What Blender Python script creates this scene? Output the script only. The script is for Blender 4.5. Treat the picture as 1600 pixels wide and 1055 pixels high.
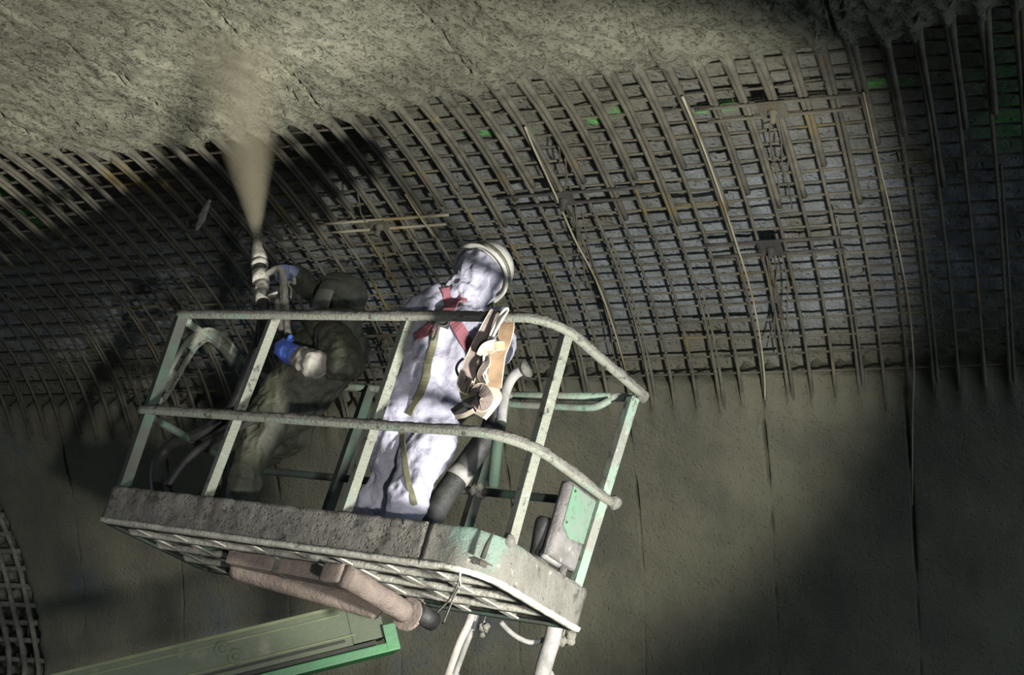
import bpy, bmesh, math, random
import numpy as np
from mathutils import Vector, Matrix, noise as mnoise
from mathutils.bvhtree import BVHTree

random.seed(7); rng = np.random.default_rng(7)
for o in list(bpy.data.objects): bpy.data.objects.remove(o)
SC = bpy.context.scene
COL = SC.collection
ZO = 3.0                       # height of the lift basket's underside above the tunnel floor

# ------------------------------------------------------------------ camera
R = np.array([[0.80131575, 0.53247289, 0.27270072],
              [0.01522082, 0.43754331, -0.89906851],
              [-0.59804799, 0.72458849, 0.34250567]])
C = np.array([6.7556188, -5.21731845, -1.32191964 + ZO])
F = 2368.8174
cam = bpy.data.cameras.new('camera'); camo = bpy.data.objects.new('camera', cam); COL.objects.link(camo)
cam.sensor_width = 36.0; cam.lens = F / 1600 * 36.0; cam.clip_end = 100
mw = Matrix.Identity(4)
for i in range(3):
    mw[i][0] = R[0][i]; mw[i][1] = -R[1][i]; mw[i][2] = -R[2][i]; mw[i][3] = C[i]
camo.matrix_world = mw
SC.camera = camo

# ------------------------------------------------------------------ world, lamps, exposure
w = bpy.data.worlds.new('world'); SC.world = w; w.use_nodes = True
w.node_tree.nodes['Background'].inputs[0].default_value = (0.62, 0.75, 0.88, 1)
w.node_tree.nodes['Background'].inputs[1].default_value = 1.6
SC.view_settings.view_transform = 'Standard'
SC.view_settings.look = 'None'
SC.view_settings.exposure = 0.0
SC.view_settings.gamma = 1.0
SC.view_settings.use_curve_mapping = False

def spot(name, loc, axis, power, half, blend, radius, color):
    l = bpy.data.lights.new(name, 'SPOT'); l.energy = power; l.spot_size = math.radians(2 * half)
    l.spot_blend = blend; l.shadow_soft_size = radius; l.color = color
    o = bpy.data.objects.new(name, l); COL.objects.link(o)
    o.location = loc; o.rotation_euler = Vector(axis).to_track_quat('-Z', 'Y').to_euler()
    return o
# work lamp on the ground to the right, aimed up along the basket at the vault
spot('work_lamp', (5.5, -0.65, ZO - 0.50), (-0.800, 0.400, 0.446), 2900, 29.5, 0.45, 0.13, (1.0, 0.98, 0.93))
spot('work_lamp', (5.5, -0.65, ZO - 0.50), (-0.895, -0.055, 0.442), 4200, 16.5, 0.9, 0.13, (1.0, 0.98, 0.93))   # added second beam from the same spot, brightens the left of the vault
# added weak fill spot beside the camera, kept on the basket
fl = np.array([8.0, -4.9, 1.1]); ft = C + R.T @ np.array([(430 - 800) / F, (980 - 527.5) / F, 1.0]) * 9.0
spot('fill_spot', tuple(fl), tuple(ft - fl), 2700, 16, 0.9, 0.12, (1.0, 0.98, 0.94))

# ------------------------------------------------------------------ vault geometry
AX = np.array([0.9534037, 0.24227527, 0.17978899])
NN = np.array([-0.24628849, 0.96919656, 0.0])
UP = np.array([-0.17425087, -0.04427996, 0.9837052])
S = 9.0
ctrl = np.array([(.02, .22), (.16, .33), (.30, .41), (.42, .463), (.54, .50), (.64, .526), (.70, .538), (.76, .546), (.82, .551), (.88, .551),
                 (.94, .547), (1.0, .539), (1.05, .526), (1.095, .507), (1.13, .483), (1.16, .452), (1.19, .415), (1.22, .37),
                 (1.245, .32), (1.262, .26), (1.27, .18), (1.27, .08), (1.26, -.05), (1.25, -.25), (1.24, -.42)]) * S
def catmull(P, m=12):
    P = np.asarray(P, float); P = np.vstack([2 * P[0] - P[1], P, 2 * P[-1] - P[-2]]); o = []
    for i in range(1, len(P) - 2):
        a, b, c, d = P[i - 1:i + 3]
        for t in np.linspace(0, 1, m, endpoint=False):
            o.append(.5 * (2 * b + (c - a) * t + (2 * a - 5 * b + 4 * c - d) * t * t + (3 * b - a - 3 * c + d) * t ** 3))
    o.append(P[-2]); return np.array(o)
prof = catmull(ctrl)
T = np.concatenate([[0], np.cumsum(np.linalg.norm(np.diff(prof, axis=0), axis=1))])
T -= np.interp(.30 * S, prof[:200, 0], T[:200])        # t = 0 where the traced part begins
tn = np.gradient(prof, axis=0); tn /= np.linalg.norm(tn, axis=1)[:, None]
nor = np.stack([tn[:, 1], -tn[:, 0]], 1)
def surf(a, t, off=0.0):
    a = np.asarray(a, float); t = np.asarray(t, float); off = np.asarray(off, float)
    m0 = np.interp(t, T, nor[:, 0]); m1 = np.interp(t, T, nor[:, 1])
    q0 = np.interp(t, T, prof[:, 0]) + off * m0; q1 = np.interp(t, T, prof[:, 1]) + off * m1
    return C + a[..., None] * AX + q0[..., None] * NN + q1[..., None] * UP
def ray(u, v): return R.T @ np.array([(u - 800) / F, (v - 527.5) / F, 1.0])
def yp(u, v, y): r = ray(u, v); return Vector(C + r * (y - C[1]) / r[1])
def xp(u, v, x): r = ray(u, v); return Vector(C + r * (x - C[0]) / r[0])
def dp(u, v, d): return Vector(C + ray(u, v) * d)
def hit(u, v, off=0.0):
    r = ray(u, v); d = np.array([r @ NN, r @ UP]); P = prof + off * nor
    k = P[:, 0] * d[1] - P[:, 1] * d[0]; best = None
    for i in np.where(k[:-1] * k[1:] <= 0)[0]:
        ww = k[i] / (k[i] - k[i + 1]); q = P[i] + ww * (P[i + 1] - P[i]); lam = (q @ d) / (d @ d)
        if lam > 0 and (best is None or lam < best[0]): best = (lam, (r @ AX) * lam, T[i] + ww * (T[i + 1] - T[i]))
    return best[1], best[2]

# ------------------------------------------------------------------ materials
def hexc(h):
    h = h.lstrip('#'); c = [int(h[i:i + 2], 16) / 255 for i in (0, 2, 4)]
    return tuple((x / 12.92 if x <= .04045 else ((x + .055) / 1.055) ** 2.4) for x in c) + (1.0,)
def mat(name, c1, c2=None, scale=8, contrast=(.4, .6), bumps=(), rough=.85, dirt=None, metal=0.0, detail=6, spec=.3, stretch=None, rnd=0.0):
    """two-tone noise colour, optional dirt layers [(colour, scale, lo, hi)], bumps [(kind, scale, distance, strength)]"""
    m = bpy.data.materials.new(name); m.use_nodes = True; nt = m.node_tree; N = nt.nodes; Lk = nt.links
    b = N['Principled BSDF']; b.inputs['Roughness'].default_value = rough; b.inputs['Metallic'].default_value = metal
    b.inputs['Specular IOR Level'].default_value = spec
    tc = N.new('ShaderNodeTexCoord'); vec = tc.outputs['Object']
    if stretch:
        mp = N.new('ShaderNodeMapping'); mp.inputs['Scale'].default_value = stretch; Lk.new(vec, mp.inputs[0]); vec = mp.outputs[0]
    def nz(sc, det=detail, ro=.6):
        n = N.new('ShaderNodeTexNoise'); n.inputs['Scale'].default_value = sc; n.inputs['Detail'].default_value = det
        n.inputs['Roughness'].default_value = ro; Lk.new(vec, n.inputs['Vector']); return n.outputs[0]
    def ramp(src, lo, hi):
        r = N.new('ShaderNodeMapRange'); r.inputs[1].default_value = lo; r.inputs[2].default_value = hi; r.interpolation_type = 'SMOOTHSTEP'
        Lk.new(src, r.inputs[0]); return r.outputs[0]
    def mix(fac, a, bcol):
        x = N.new('ShaderNodeMix'); x.data_type = 'RGBA'; Lk.new(fac, x.inputs[0])
        for s, v in ((6, a), (7, bcol)):
            if isinstance(v, tuple): x.inputs[s].default_value = v
            else: Lk.new(v, x.inputs[s])
        return x.outputs[2]
    c1 = hexc(c1); col = c1
    if c2: col = mix(ramp(nz(scale), *contrast), c1, hexc(c2))
    for d in dirt or (): col = mix(ramp(nz(d[1]), d[2], d[3]), col, hexc(d[0]))
    if rnd:
        oi = N.new('ShaderNodeObjectInfo'); hs = N.new('ShaderNodeHueSaturation')
        mr = N.new('ShaderNodeMapRange'); mr.inputs[3].default_value = 1 - rnd; mr.inputs[4].default_value = 1 + rnd
        Lk.new(oi.outputs['Random'], mr.inputs[0]); Lk.new(mr.outputs[0], hs.inputs['Value'])
        if isinstance(col, tuple): hs.inputs['Color'].default_value = col
        else: Lk.new(col, hs.inputs['Color'])
        col = hs.outputs[0]
    if isinstance(col, tuple): b.inputs['Base Color'].default_value = col
    else: Lk.new(col, b.inputs['Base Color'])
    prev = None
    for kind, sc, dist, st in bumps:
        if kind == 'noise': h = nz(sc, 8, .65)
        elif kind == 'pits':
            v = N.new('ShaderNodeTexVoronoi'); v.inputs['Scale'].default_value = sc
            vm_ = N.new('ShaderNodeVectorMath'); vm_.operation = 'ADD'; nd = N.new('ShaderNodeTexNoise'); nd.inputs['Scale'].default_value = sc * 1.3; nd.inputs['Detail'].default_value = 3
            sc_ = N.new('ShaderNodeVectorMath'); sc_.operation = 'SCALE'; sc_.inputs['Scale'].default_value = .9 / sc
            Lk.new(vec, nd.inputs['Vector']); Lk.new(nd.outputs['Color'], sc_.inputs[0]); Lk.new(vec, vm_.inputs[0]); Lk.new(sc_.outputs[0], vm_.inputs[1]); Lk.new(vm_.outputs[0], v.inputs['Vector'])
            a_ = ramp(v.outputs['Distance'], .08, .42); b_ = ramp(nz(sc * .35, 3, .6), .45, .62)
            mx = N.new('ShaderNodeMath'); mx.operation = 'MAXIMUM'; Lk.new(a_, mx.inputs[0]); Lk.new(b_, mx.inputs[1]); h = mx.outputs[0]
        else:
            v = N.new('ShaderNodeTexVoronoi'); v.inputs['Scale'].default_value = sc; Lk.new(vec, v.inputs['Vector']); h = v.outputs['Distance']
        bp = N.new('ShaderNodeBump'); bp.inputs['Strength'].default_value = st; bp.inputs['Distance'].default_value = dist
        Lk.new(h, bp.inputs['Height'])
        if prev: Lk.new(prev, bp.inputs['Normal'])
        prev = bp.outputs[0]
    if prev: Lk.new(prev, b.inputs['Normal'])
    m['vec'] = 1
    return m
M = {}
M['fresh'] = mat('fresh_shotcrete', '#696858', '#5a594b', 2.2, (.35, .65), [('noise', 11, .05, .7), ('pits', 16, .06, 1.0), ('pits', 38, .03, 1.0), ('noise', 90, .014, .9)], .8)
M['lining'] = mat('shotcrete_lining', '#595849', '#4c4b40', 1.6, (.35, .65), [('noise', 7, .05, .5), ('noise', 60, .018, .9), ('pits', 26, .016, .45)], .85,
                  dirt=[('#444a4e', .7, .56, .72)])
M['substrate'] = mat('old_shotcrete', '#777c7e', '#646866', 3, (.35, .65), [('noise', 14, .06, .9), ('noise', 50, .02, .9), ('pits', 22, .03, .8)], .75,
                     dirt=[('#5c5a4d', 1.1, .52, .66)])
M['rebar'] = mat('muddy_rebar', '#504d41', '#3e3b32', 6, (.35, .65), [('noise', 60, .012, .8)], .85,
                 dirt=[('#5f5230', 1.5, .58, .70), ('#6f6540', 2.3, .66, .78)], rnd=.15)
M['rebar_lower'] = mat('splashed_rebar', '#504e43', '#3f3d34', 6, (.35, .65), [('noise', 60, .012, .8)], .85,
                 dirt=[('#575035', 1.5, .56, .7)], rnd=.2)
M['cable'] = mat('pale_cable', '#7d7866', '#665a3a', 3, (.45, .65), [('noise', 80, .006, .6)], .6)
M['plate'] = mat('dark_steel_plate', '#37342f', '#2b2926', 9, (.4, .6), [('noise', 40, .01, .7)], .8)
M['mud'] = mat('dried_mud', '#77746a', '#5d5b53', 12, (.35, .65), [('noise', 40, .02, 1.0), ('noise', 120, .006, .8)], .9)
M['mudrail'] = mat('mud_crust', '#64625b', '#4e4c46', 14, (.35, .65), [('noise', 70, .02, 1.0)], .9)
M['toe'] = mat('mud_caked_board', '#75726a', '#605d55', 6, (.35, .65), [('noise', 26, .04, 1.0), ('noise', 80, .018, 1.0), ('pits', 48, .018, 1.0)], .85,
               dirt=[('#3a3934', 17, .56, .68), ('#7b7a70', 22, .62, .72), ('#84a08b', 2.0, .60, .72), ('#3e3b34', 4.0, .63, .76)])
M['toeend'] = mat('mud_caked_green_board', '#5b5952', '#4f4d46', 6, (.35, .65), [('noise', 30, .03, .7), ('noise', 90, .01, .7)], .85,
               dirt=[('#3a3934', 20, .56, .68), ('#7b7a70', 22, .62, .72), ('#51655a', 1.7, .52, .66), ('#5a574e', 5.0, .64, .78)])
M['under'] = mat('lightened_dried_splash', '#a09e92', '#88867b', 9, (.35, .65), [('noise', 50, .02, 1.0)], .9, dirt=[('#5f5d55', 6, .58, .70), ('#71917c', 3, .62, .74)])  # splash tone paled to put light from below into the underside
M['green'] = mat('mud_splashed_green_paint', '#5b6d5f', '#5b5b53', 7, (.42, .58), [('noise', 40, .01, .7)], .7,
                 dirt=[('#3a3934', 19, .56, .68), ('#7b7a70', 22, .62, .72), ('#62615a', 3.0, .55, .70), ('#3d6b4b', 5.0, .66, .76)])
M['greenrail'] = mat('mud_covered_rail', '#66685d', '#5e6d62', 5, (.52, .68), [('noise', 50, .016, 1.0), ('noise', 140, .005, .8)], .8, dirt=[('#3a3934', 23, .56, .68), ('#7b7a70', 22, .62, .72), ('#626057', 4.0, .56, .7)])
M['darkgreen'] = mat('shaded_dirty_green_steel', '#2b3a30', '#2e2f2a', 6, (.4, .6), [('noise', 40, .008, .7)], .8)  # dirty green, darkened to paint in shade on left and far parts
M['boxgrey'] = mat('rough_grey_box', '#5d5a58', '#4e4b49', 10, (.35, .65), [('noise', 60, .012, .9)], .85, dirt=[('#3a3934', 16, .56, .68), ('#7b7a70', 22, .62, .72)])
M['boxgreen'] = mat('bright_green_plate', '#48614f', '#525e53', 6, (.4, .65), [('noise', 40, .006, .6)], .6, dirt=[('#3a3934', 22, .56, .68), ('#7b7a70', 22, .62, .72), ('#3f8452', 3.5, .60, .7)])
M['pink'] = mat('pinkish_mud_pipe', '#75695f', '#645a53', 7, (.35, .65), [('noise', 35, .02, .9), ('noise', 110, .006, .8)], .85)
M['boomolive'] = mat('olive_boom_paint', '#363e2a', '#2f3524', 3, (.35, .65), [('noise', 40, .004, .5)], .6, dirt=[('#464639', 5, .56, .7)])
M['boomgreen'] = mat('green_boom_paint', '#1c5429', '#264a2e', 4, (.4, .65), [('noise', 30, .004, .5)], .5, dirt=[('#6a7563', 7, .66, .74)])
M['boomdark'] = mat('boom_groove', '#24251d', '#1d1e18', 4, (.4, .6), [], .8)
M['boomedge'] = mat('boom_edge', '#4a5034', '#3f452e', 5, (.4, .6), [], .6)
M['whitesuit'] = mat('white_coverall', '#84838e', '#71707a', 5, (.4, .65), [('noise', 14, .03, .6), ('noise', 60, .006, .4)], .8, dirt=[('#605e5a', 3.0, .60, .76)])
M['olivesuit'] = mat('wet_olive_coverall', '#3d3e31', '#303128', 5, (.4, .65), [('noise', 12, .03, .6), ('noise', 60, .006, .4)], .6)
M['greysleeve'] = mat('pale_glove_cuff', '#77746b', '#605d55', 9, (.4, .6), [('noise', 40, .01, .7)], .85)
M['blue'] = mat('blue_rubber_glove', '#3a55b4', '#4d66ad', 12, (.4, .6), [('noise', 50, .008, .7)], .6, dirt=[('#8d8f9c', 14, .62, .74)])
M['bluepale'] = mat('dusty_blue_glove', '#5a6690', '#777b8c', 12, (.4, .6), [('noise', 50, .008, .7)], .7)
M['helmetwhite'] = mat('white_helmet', '#94928a', '#7c7a72', 8, (.45, .7), [('noise', 30, .004, .5)], .5)
M['helmetgrey'] = mat('mud_grey_helmet', '#54534a', '#434239', 8, (.4, .6), [('noise', 40, .008, .7)], .8)
M['shield'] = mat('dusty_visor', '#76776f', '#63645c', 9, (.4, .6), [('noise', 60, .004, .5)], .45)
M['skin'] = mat('skin', '#9a7a66', None, rough=.6)
M['red'] = mat('faded_red_webbing', '#6b3f46', '#5f393f', 14, (.4, .6), [('noise', 120, .003, .6)], .85, dirt=[('#573d3c', 6, .58, .72)])
M['strapolive'] = mat('olive_webbing', '#4f4d3c', '#403f2e', 14, (.4, .6), [('noise', 120, .003, .6)], .85)
M['black'] = mat('black_rubber', '#1d1d1c', '#2b2b29', 9, (.4, .6), [('noise', 50, .006, .6)], .55)
M['leather'] = mat('dusty_leather', '#5a504a', '#4a423d', 12, (.4, .6), [('noise', 60, .006, .8)], .85)
M['tan'] = mat('tan_leather', '#6f5b45', '#5e4d3a', 9, (.4, .6), [('noise', 60, .004, .6)], .75)
M['leatheredge'] = mat('pale_leather_edge', '#8d8373', '#776e61', 14, (.4, .6), [], .85)
M['steel'] = mat('scratched_steel', '#9a9a98', '#6a6a68', 14, (.4, .6), [], .35, metal=.8)
M['nozzle'] = mat('cement_caked_nozzle', '#aaa698', '#86837a', 18, (.38, .62), [('noise', 70, .012, 1.0)], .8)
M['palehose'] = mat('pale_dusty_hose', '#8d877e', '#79746c', 9, (.4, .6), [('noise', 40, .006, .6)], .8)
M['greyhose'] = mat('grey_dusty_hose', '#74726f', '#605f5a', 9, (.4, .6), [('noise', 40, .006, .6)], .8)
M['white'] = mat('white_wire', '#95928a', '#7f7c74', 20, (.4, .6), [], .8)
M['ground'] = mat('wet_tunnel_floor', '#3b3a35', '#2e2d2a', 2, (.4, .6), [('noise', 6, .05, .7)], .7)
M['grate'] = mat('muddy_grating', '#4a4740', '#3a3832', 25, (.4, .6), [('noise', 90, .02, 1.0)], .9)
def add_attr_tint(m, name, colour):
    """tint on the concrete, where the mesh attribute says so"""
    nt = m.node_tree; b = nt.nodes['Principled BSDF']; src = b.inputs['Base Color'].links[0].from_socket
    at = nt.nodes.new('ShaderNodeAttribute'); at.attribute_name = name
    x = nt.nodes.new('ShaderNodeMix'); x.data_type = 'RGBA'; x.inputs[7].default_value = hexc(colour)
    nt.links.new(at.outputs['Fac'], x.inputs[0]); nt.links.new(src, x.inputs[6]); nt.links.new(x.outputs[2], b.inputs['Base Color'])
add_attr_tint(M['substrate'], 'splash', '#5f5d50')   # fresh mud splashed over the old concrete near the sprayed rims
add_attr_tint(M['substrate'], 'green_tint', '#4fb04a')

# ------------------------------------------------------------------ mesh helpers
def world_at(o):
    p = Vector((0, 0, 0))
    while o is not None: p = p + o.location; o = o.parent
    return p
def link(name, mesh, m=None, parent=None, smooth=True):
    o = bpy.data.objects.new(name, mesh); COL.objects.link(o)
    if m is not None: mesh.materials.append(m if not isinstance(m, str) else M[m])
    if parent is not None: o.parent = parent; o.location = -world_at(parent)
    if smooth:
        mesh.polygons.foreach_set('use_smooth', [True] * len(mesh.polygons))
    return o
def tag(o, label=None, cat=None, group=None, kind=None):
    if label: o['label'] = label
    if cat: o['category'] = cat
    if group: o['group'] = group
    if kind: o['kind'] = kind
    return o
def empty(name, loc, label, cat, group=None):
    o = bpy.data.objects.new(name, None); COL.objects.link(o); o.location = loc; o.empty_display_size = .05
    return tag(o, label, cat, group)
class MB:
    def __init__(s): s.v = []; s.f = []
    def grid(s, P, closed=False):
        P = np.asarray(P); n, k = P.shape[:2]; b = len(s.v); s.v += [tuple(x) for x in P.reshape(-1, 3)]
        for i in range(n - 1):
            for j in range(k if closed else k - 1):
                s.f.append((b + i * k + j, b + i * k + (j + 1) % k, b + (i + 1) * k + (j + 1) % k, b + (i + 1) * k + j))
        return b
    def tube(s, path, r, n=8, caps=True, squash=None, jitter=0.0):
        P = [Vector(p) for p in path]; m = len(P)
        rr = r if hasattr(r, '__len__') else [r] * m
        t0 = (P[1] - P[0]).normalized(); ref = Vector((0, 0, 1)) if abs(t0.z) < .9 else Vector((0, 1, 0))
        u = t0.cross(ref).normalized(); rows = []
        for i in range(m):
            t = (P[min(i + 1, m - 1)] - P[max(i - 1, 0)]).normalized()
            u = (u - t * u.dot(t)).normalized(); v = t.cross(u); row = []
            for k in range(n):
                a = 2 * math.pi * k / n + math.pi / n
                ru = rr[i] * (1 + jitter * (random.random() - .5)); row.append(P[i] + u * math.cos(a) * ru + v * math.sin(a) * ru * (squash or 1))
            rows.append(row)
        b = s.grid([[tuple(q) for q in row] for row in rows], True)
        if caps:
            s.f.append(tuple(b + k for k in range(n))[::-1]); s.f.append(tuple(b + (m - 1) * n + k for k in range(n)))
        return s
    def box(s, c, ax, dims):
        """centre, three axis vectors, full sizes"""
        c = Vector(c); b = len(s.v); A = [Vector(a).normalized() * d / 2 for a, d in zip(ax, dims)]
        for x in (-1, 1):
            for y in (-1, 1):
                for z in (-1, 1): s.v.append(tuple(c + A[0] * x + A[1] * y + A[2] * z))
        for q in ((0, 1, 3, 2), (4, 6, 7, 5), (0, 4, 5, 1), (2, 3, 7, 6), (0, 2, 6, 4), (1, 5, 7, 3)): s.f.append(tuple(b + i for i in q))
        return s
    def abox(s, x0, x1, y0, y1, z0, z1):
        return s.box(((x0 + x1) / 2, (y0 + y1) / 2, (z0 + z1) / 2), ((1, 0, 0), (0, 1, 0), (0, 0, 1)), (x1 - x0, y1 - y0, z1 - z0))
    def bar(s, p0, p1, w, h, up=(0, 0, 1)):
        p0 = Vector(p0); p1 = Vector(p1); t = (p1 - p0); u = Vector(up); sd = t.cross(u).normalized(); u = sd.cross(t).normalized()
        return s.box((p0 + p1) / 2, (t, sd, u), (t.length, w, h))
    def ribbon(s, P, W, width, th, nrm=None):
        """flat band: path P, side vectors W, thickness along their normal"""
        rows = []; m = len(P)
        for i in range(m):
            p = Vector(P[i]); t = (Vector(P[min(i + 1, m - 1)]) - Vector(P[max(i - 1, 0)])).normalized()
            sd = Vector(W[i]); sd = (sd - t * sd.dot(t)).normalized(); n = t.cross(sd)
            wd = width[i] if hasattr(width, '__len__') else width
            a = sd * wd / 2; b = n * th / 2
            rows.append([tuple(p + a + b), tuple(p - a + b), tuple(p - a - b), tuple(p + a - b)])
        b = s.grid(rows, True); s.f.append((b, b + 1, b + 2, b + 3)); e = b + (m - 1) * 4; s.f.append((e + 3, e + 2, e + 1, e))
        return s
    def lathe(s, p, axis, prof_, n=20, squash=None, xdir=None):
        """revolve [(height, radius)] around axis at p"""
        p = Vector(p); ax = Vector(axis).normalized(); u = Vector(xdir) if xdir else ax.orthogonal(); u = (u - ax * u.dot(ax)).normalized(); v = ax.cross(u)
        sq = squash or 1.0
        rows = [[tuple(p + ax * h + (u * math.cos(2 * math.pi * k / n) + v * math.sin(2 * math.pi * k / n) * sq) * r) for k in range(n)] for h, r in prof_]
        b = s.grid(rows, True); s.f.append(tuple(b + k for k in range(n))[::-1]); e = b + (len(prof_) - 1) * n; s.f.append(tuple(e + k for k in range(n)))
        return s
    def ball(s, c, r, n=10, jit=0.0, axes=(1, 1, 1)):
        rows = []; c = Vector(c)
        for i in range(n + 1):
            th = math.pi * i / n; row = []
            for k in range(n * 2):
                ph = math.pi * k / n; rr = r * (1 + jit * (random.random() - .5))
                row.append(tuple(c + Vector((math.sin(th) * math.cos(ph) * axes[0], math.sin(th) * math.sin(ph) * axes[1], math.cos(th) * axes[2])) * rr))
            rows.append(row)
        s.grid(rows, True); return s
    def mesh(s, name):
        me = bpy.data.meshes.new(name); me.from_pydata(s.v, [], s.f); me.update()
        bm = bmesh.new(); bm.from_mesh(me); bmesh.ops.recalc_face_normals(bm, faces=bm.faces); bm.to_mesh(me); bm.free()
        return me
    def build(s, name, m, parent=None, smooth=True, bevel=0.0):
        me = s.mesh(name)
        if bevel:
            bm = bmesh.new(); bm.from_mesh(me); bmesh.ops.bevel(bm, geom=list(bm.edges), offset=bevel, segments=2, affect='EDGES', profile=.7); bm.to_mesh(me); bm.free()
        return link(name, me, m, parent, smooth)
def fnoise(P, sc, oct=3, seed=0.0):
    return np.array([mnoise.fractal(Vector((p[0] * sc + seed, p[1] * sc, p[2] * sc)), 1.0, 2.0, oct) for p in P])
def smooth_path(pts, m=8): return [Vector(p) for p in catmull([tuple(p) for p in pts], m)]

# ------------------------------------------------------------------ the setting: vault, wall, floor
HOOP = 0.171; A0 = -2.981          # hoop spacing along the tunnel, place of one construction joint
amin, amax = -14.0, 2.6
k0 = int((amin - A0) / HOOP); k1 = int((amax - A0) / HOOP)
edge_top_px = [(0, 245), (100, 238), (190, 245), (250, 235), (345, 225), (420, 215), (500, 200), (541, 187), (590, 182), (640, 170), (700, 160), (780, 150), (860, 140),
               (950, 130), (1048, 122), (1100, 112), (1190, 100), (1290, 85), (1336, 67), (1400, 68), (1490, 40), (1600, 15)]
et = np.array([hit(*p) for p in edge_top_px]); et = et[np.argsort(et[:, 0])]
edge_bot_px = [(0, 650), (100, 648), (200, 645), (600, 650), (880, 605), (1000, 612), (1100, 607), (1200, 602), (1340, 597), (1450, 590), (1600, 580)]
eb = np.array([hit(*p) for p in edge_bot_px]); eb = eb[np.argsort(eb[:, 0])]
def top_edge(a): return np.interp(a, et[:, 0], et[:, 1])
def bot_edge(a): return np.interp(a, eb[:, 0], eb[:, 1])
SUB = -0.25                         # old concrete this far behind the hoops' front

def rib_shape(a):
    """1 on a hoop, 0 between hoops"""
    ph = ((a - A0) / HOOP) % 1.0; d = np.minimum(ph, 1 - ph) * HOOP
    return np.clip(1 - d / .045, 0, 1)
def joint_shape(a):
    ph = ((a - A0 + .045) / (6 * HOOP)) % 1.0; d = np.minimum(ph, 1 - ph) * 6 * HOOP
    return np.clip(1 - d / .013, 0, 1) ** .6

JOINTS = np.array([A0 - .045 + 6 * HOOP * i for i in range(-11, 6)])
def columns(step):
    base = np.linspace(amin, amax, int((amax - amin) / step)); ex = (JOINTS[:, None] + np.array([-.018, -.012, -.006, 0, .006, .012, .018])[None]).ravel()
    return np.unique(np.concatenate([base, ex[(ex > amin) & (ex < amax)]]))
def lining(name, edge, far, sign, mname, front, rough_amp, edge_amp):
    """a sprayed skin from t=far to the ragged edge where the bars begin; its lip drops back to the old concrete"""
    a = columns(.0285); na = len(a)
    s_ = np.concatenate([np.linspace(0, .78, 46, endpoint=False), np.linspace(.78, 1, 40)])
    e = edge(a)
    jag = np.array([mnoise.fractal(Vector((x * 5.5, 3.3, sign)), 1, 2, 3) for x in a]) * edge_amp
    rs = rib_shape(a)
    e2 = e + sign * (jag + rs * edge_amp * 1.5 - edge_amp * .4)
    Tt = far + (e2 - far)[None, :] * s_[:, None]
    Aa = np.repeat(a[None, :], len(s_), 0)
    dist = np.abs(e2[None, :] - Tt)
    fl = np.stack([Aa.ravel(), Tt.ravel(), np.zeros(Aa.size)], 1)
    n1 = fnoise(fl, 1.1, 3, 5).reshape(Aa.shape) * .055 * rough_amp + fnoise(fl, 6, 3, 9).reshape(Aa.shape) * .026 * rough_amp
    pit = fnoise(fl, 13, 2, 91).reshape(Aa.shape); n1 += (np.clip(pit, -.8, .15) * .030 + rng.normal(0, .0035, Aa.shape)) * rough_amp
    near = np.clip(1 - dist / .30, 0, 1)
    off = front + n1 * (1 - .5 * near) - near * (front + .035) + near * (1 - near * .4) * rs[None, :] * .030 * 1.2
    jb = np.clip(fnoise(fl * np.array([0.6, 1.6, 1]), 3.2, 2, 21).reshape(Aa.shape) * 1.3 + .55, 0, 1)
    off -= joint_shape(Aa) * jb * .09
    rows = [surf(Aa, Tt, off)]
    for kx, (dt, dof) in enumerate(((.010, .35), (.0, .7), (-.03, 1.0))):
        o2 = off[-1] * (1 - dof) + (SUB - .03) * dof
        jt = e2 + sign * dt + rng.normal(0, .006, na)
        rows.append(surf(a, jt, o2)[None])
    mb = MB(); mb.grid(np.concatenate(rows, 0)); me = mb.mesh(name)
    return tag(link(name, me, mname), kind='structure')
lining('ceiling', top_edge, -2.9, 1, 'fresh', .05, 1.0, .075)

# lower lining: same idea, with an opening at its far left where bars show again
OPEN_A = lambda t: np.interp(t, [8.2, 8.6, 9.2, 10.04, 11.0], [-9.05, -8.95, -8.78, -8.55, -8.42])
def lower_lining():
    a = columns(.0335); na = len(a)
    t_end = 14.4
    s_ = np.concatenate([np.linspace(0, .05, 16, endpoint=False), np.linspace(.05, 1, 110)])
    e = bot_edge(a); jag = np.array([mnoise.fractal(Vector((x * 4, 1.3, 8)), 1, 2, 3) for x in a]) * .03
    e2 = e + jag - rib_shape(a) * .05
    Tt = e2[None] + (t_end - e2)[None] * s_[:, None]; Aa = np.repeat(a[None], len(s_), 0)
    dist = Tt - e2[None]; fl = np.stack([Aa.ravel(), Tt.ravel(), np.zeros(Aa.size)], 1)
    n1 = fnoise(fl, .8, 3, 45).reshape(Aa.shape) * .05 + fnoise(fl, 7, 3, 49).reshape(Aa.shape) * .008
    near = np.clip(1 - dist / .35, 0, 1)
    off = -.01 + n1 * (1 - near * .7) - near * near * .10 + near * rib_shape(Aa) * .045
    jb = np.clip(fnoise(fl * np.array([0.6, 1.6, 1]), 3.2, 2, 71).reshape(Aa.shape) * 2.4 + .35, 0, 1) * np.clip(1.15 - (dist - .4) / 1.4, 0.12, 1)
    off -= joint_shape(Aa) * jb * .09
    hole = (Aa < OPEN_A(Tt) + .03 * fnoise(fl, 5, 2, 81).reshape(Aa.shape)) & (Tt > 8.35)
    off = np.where(hole, SUB + .0 + n1 * .3, off)
    P = surf(Aa, Tt, off)
    lip = [surf(a, e2 + .0, (off[0] + SUB) / 2)[None], surf(a, e2 - .02, np.full(na, SUB - .03))[None]][::-1]
    mb = MB(); mb.grid(np.concatenate(lip + [P], 0)); return tag(link('wall_lower', mb.mesh('wall_lower'), 'lining'), kind='structure')
lower_lining()

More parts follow.
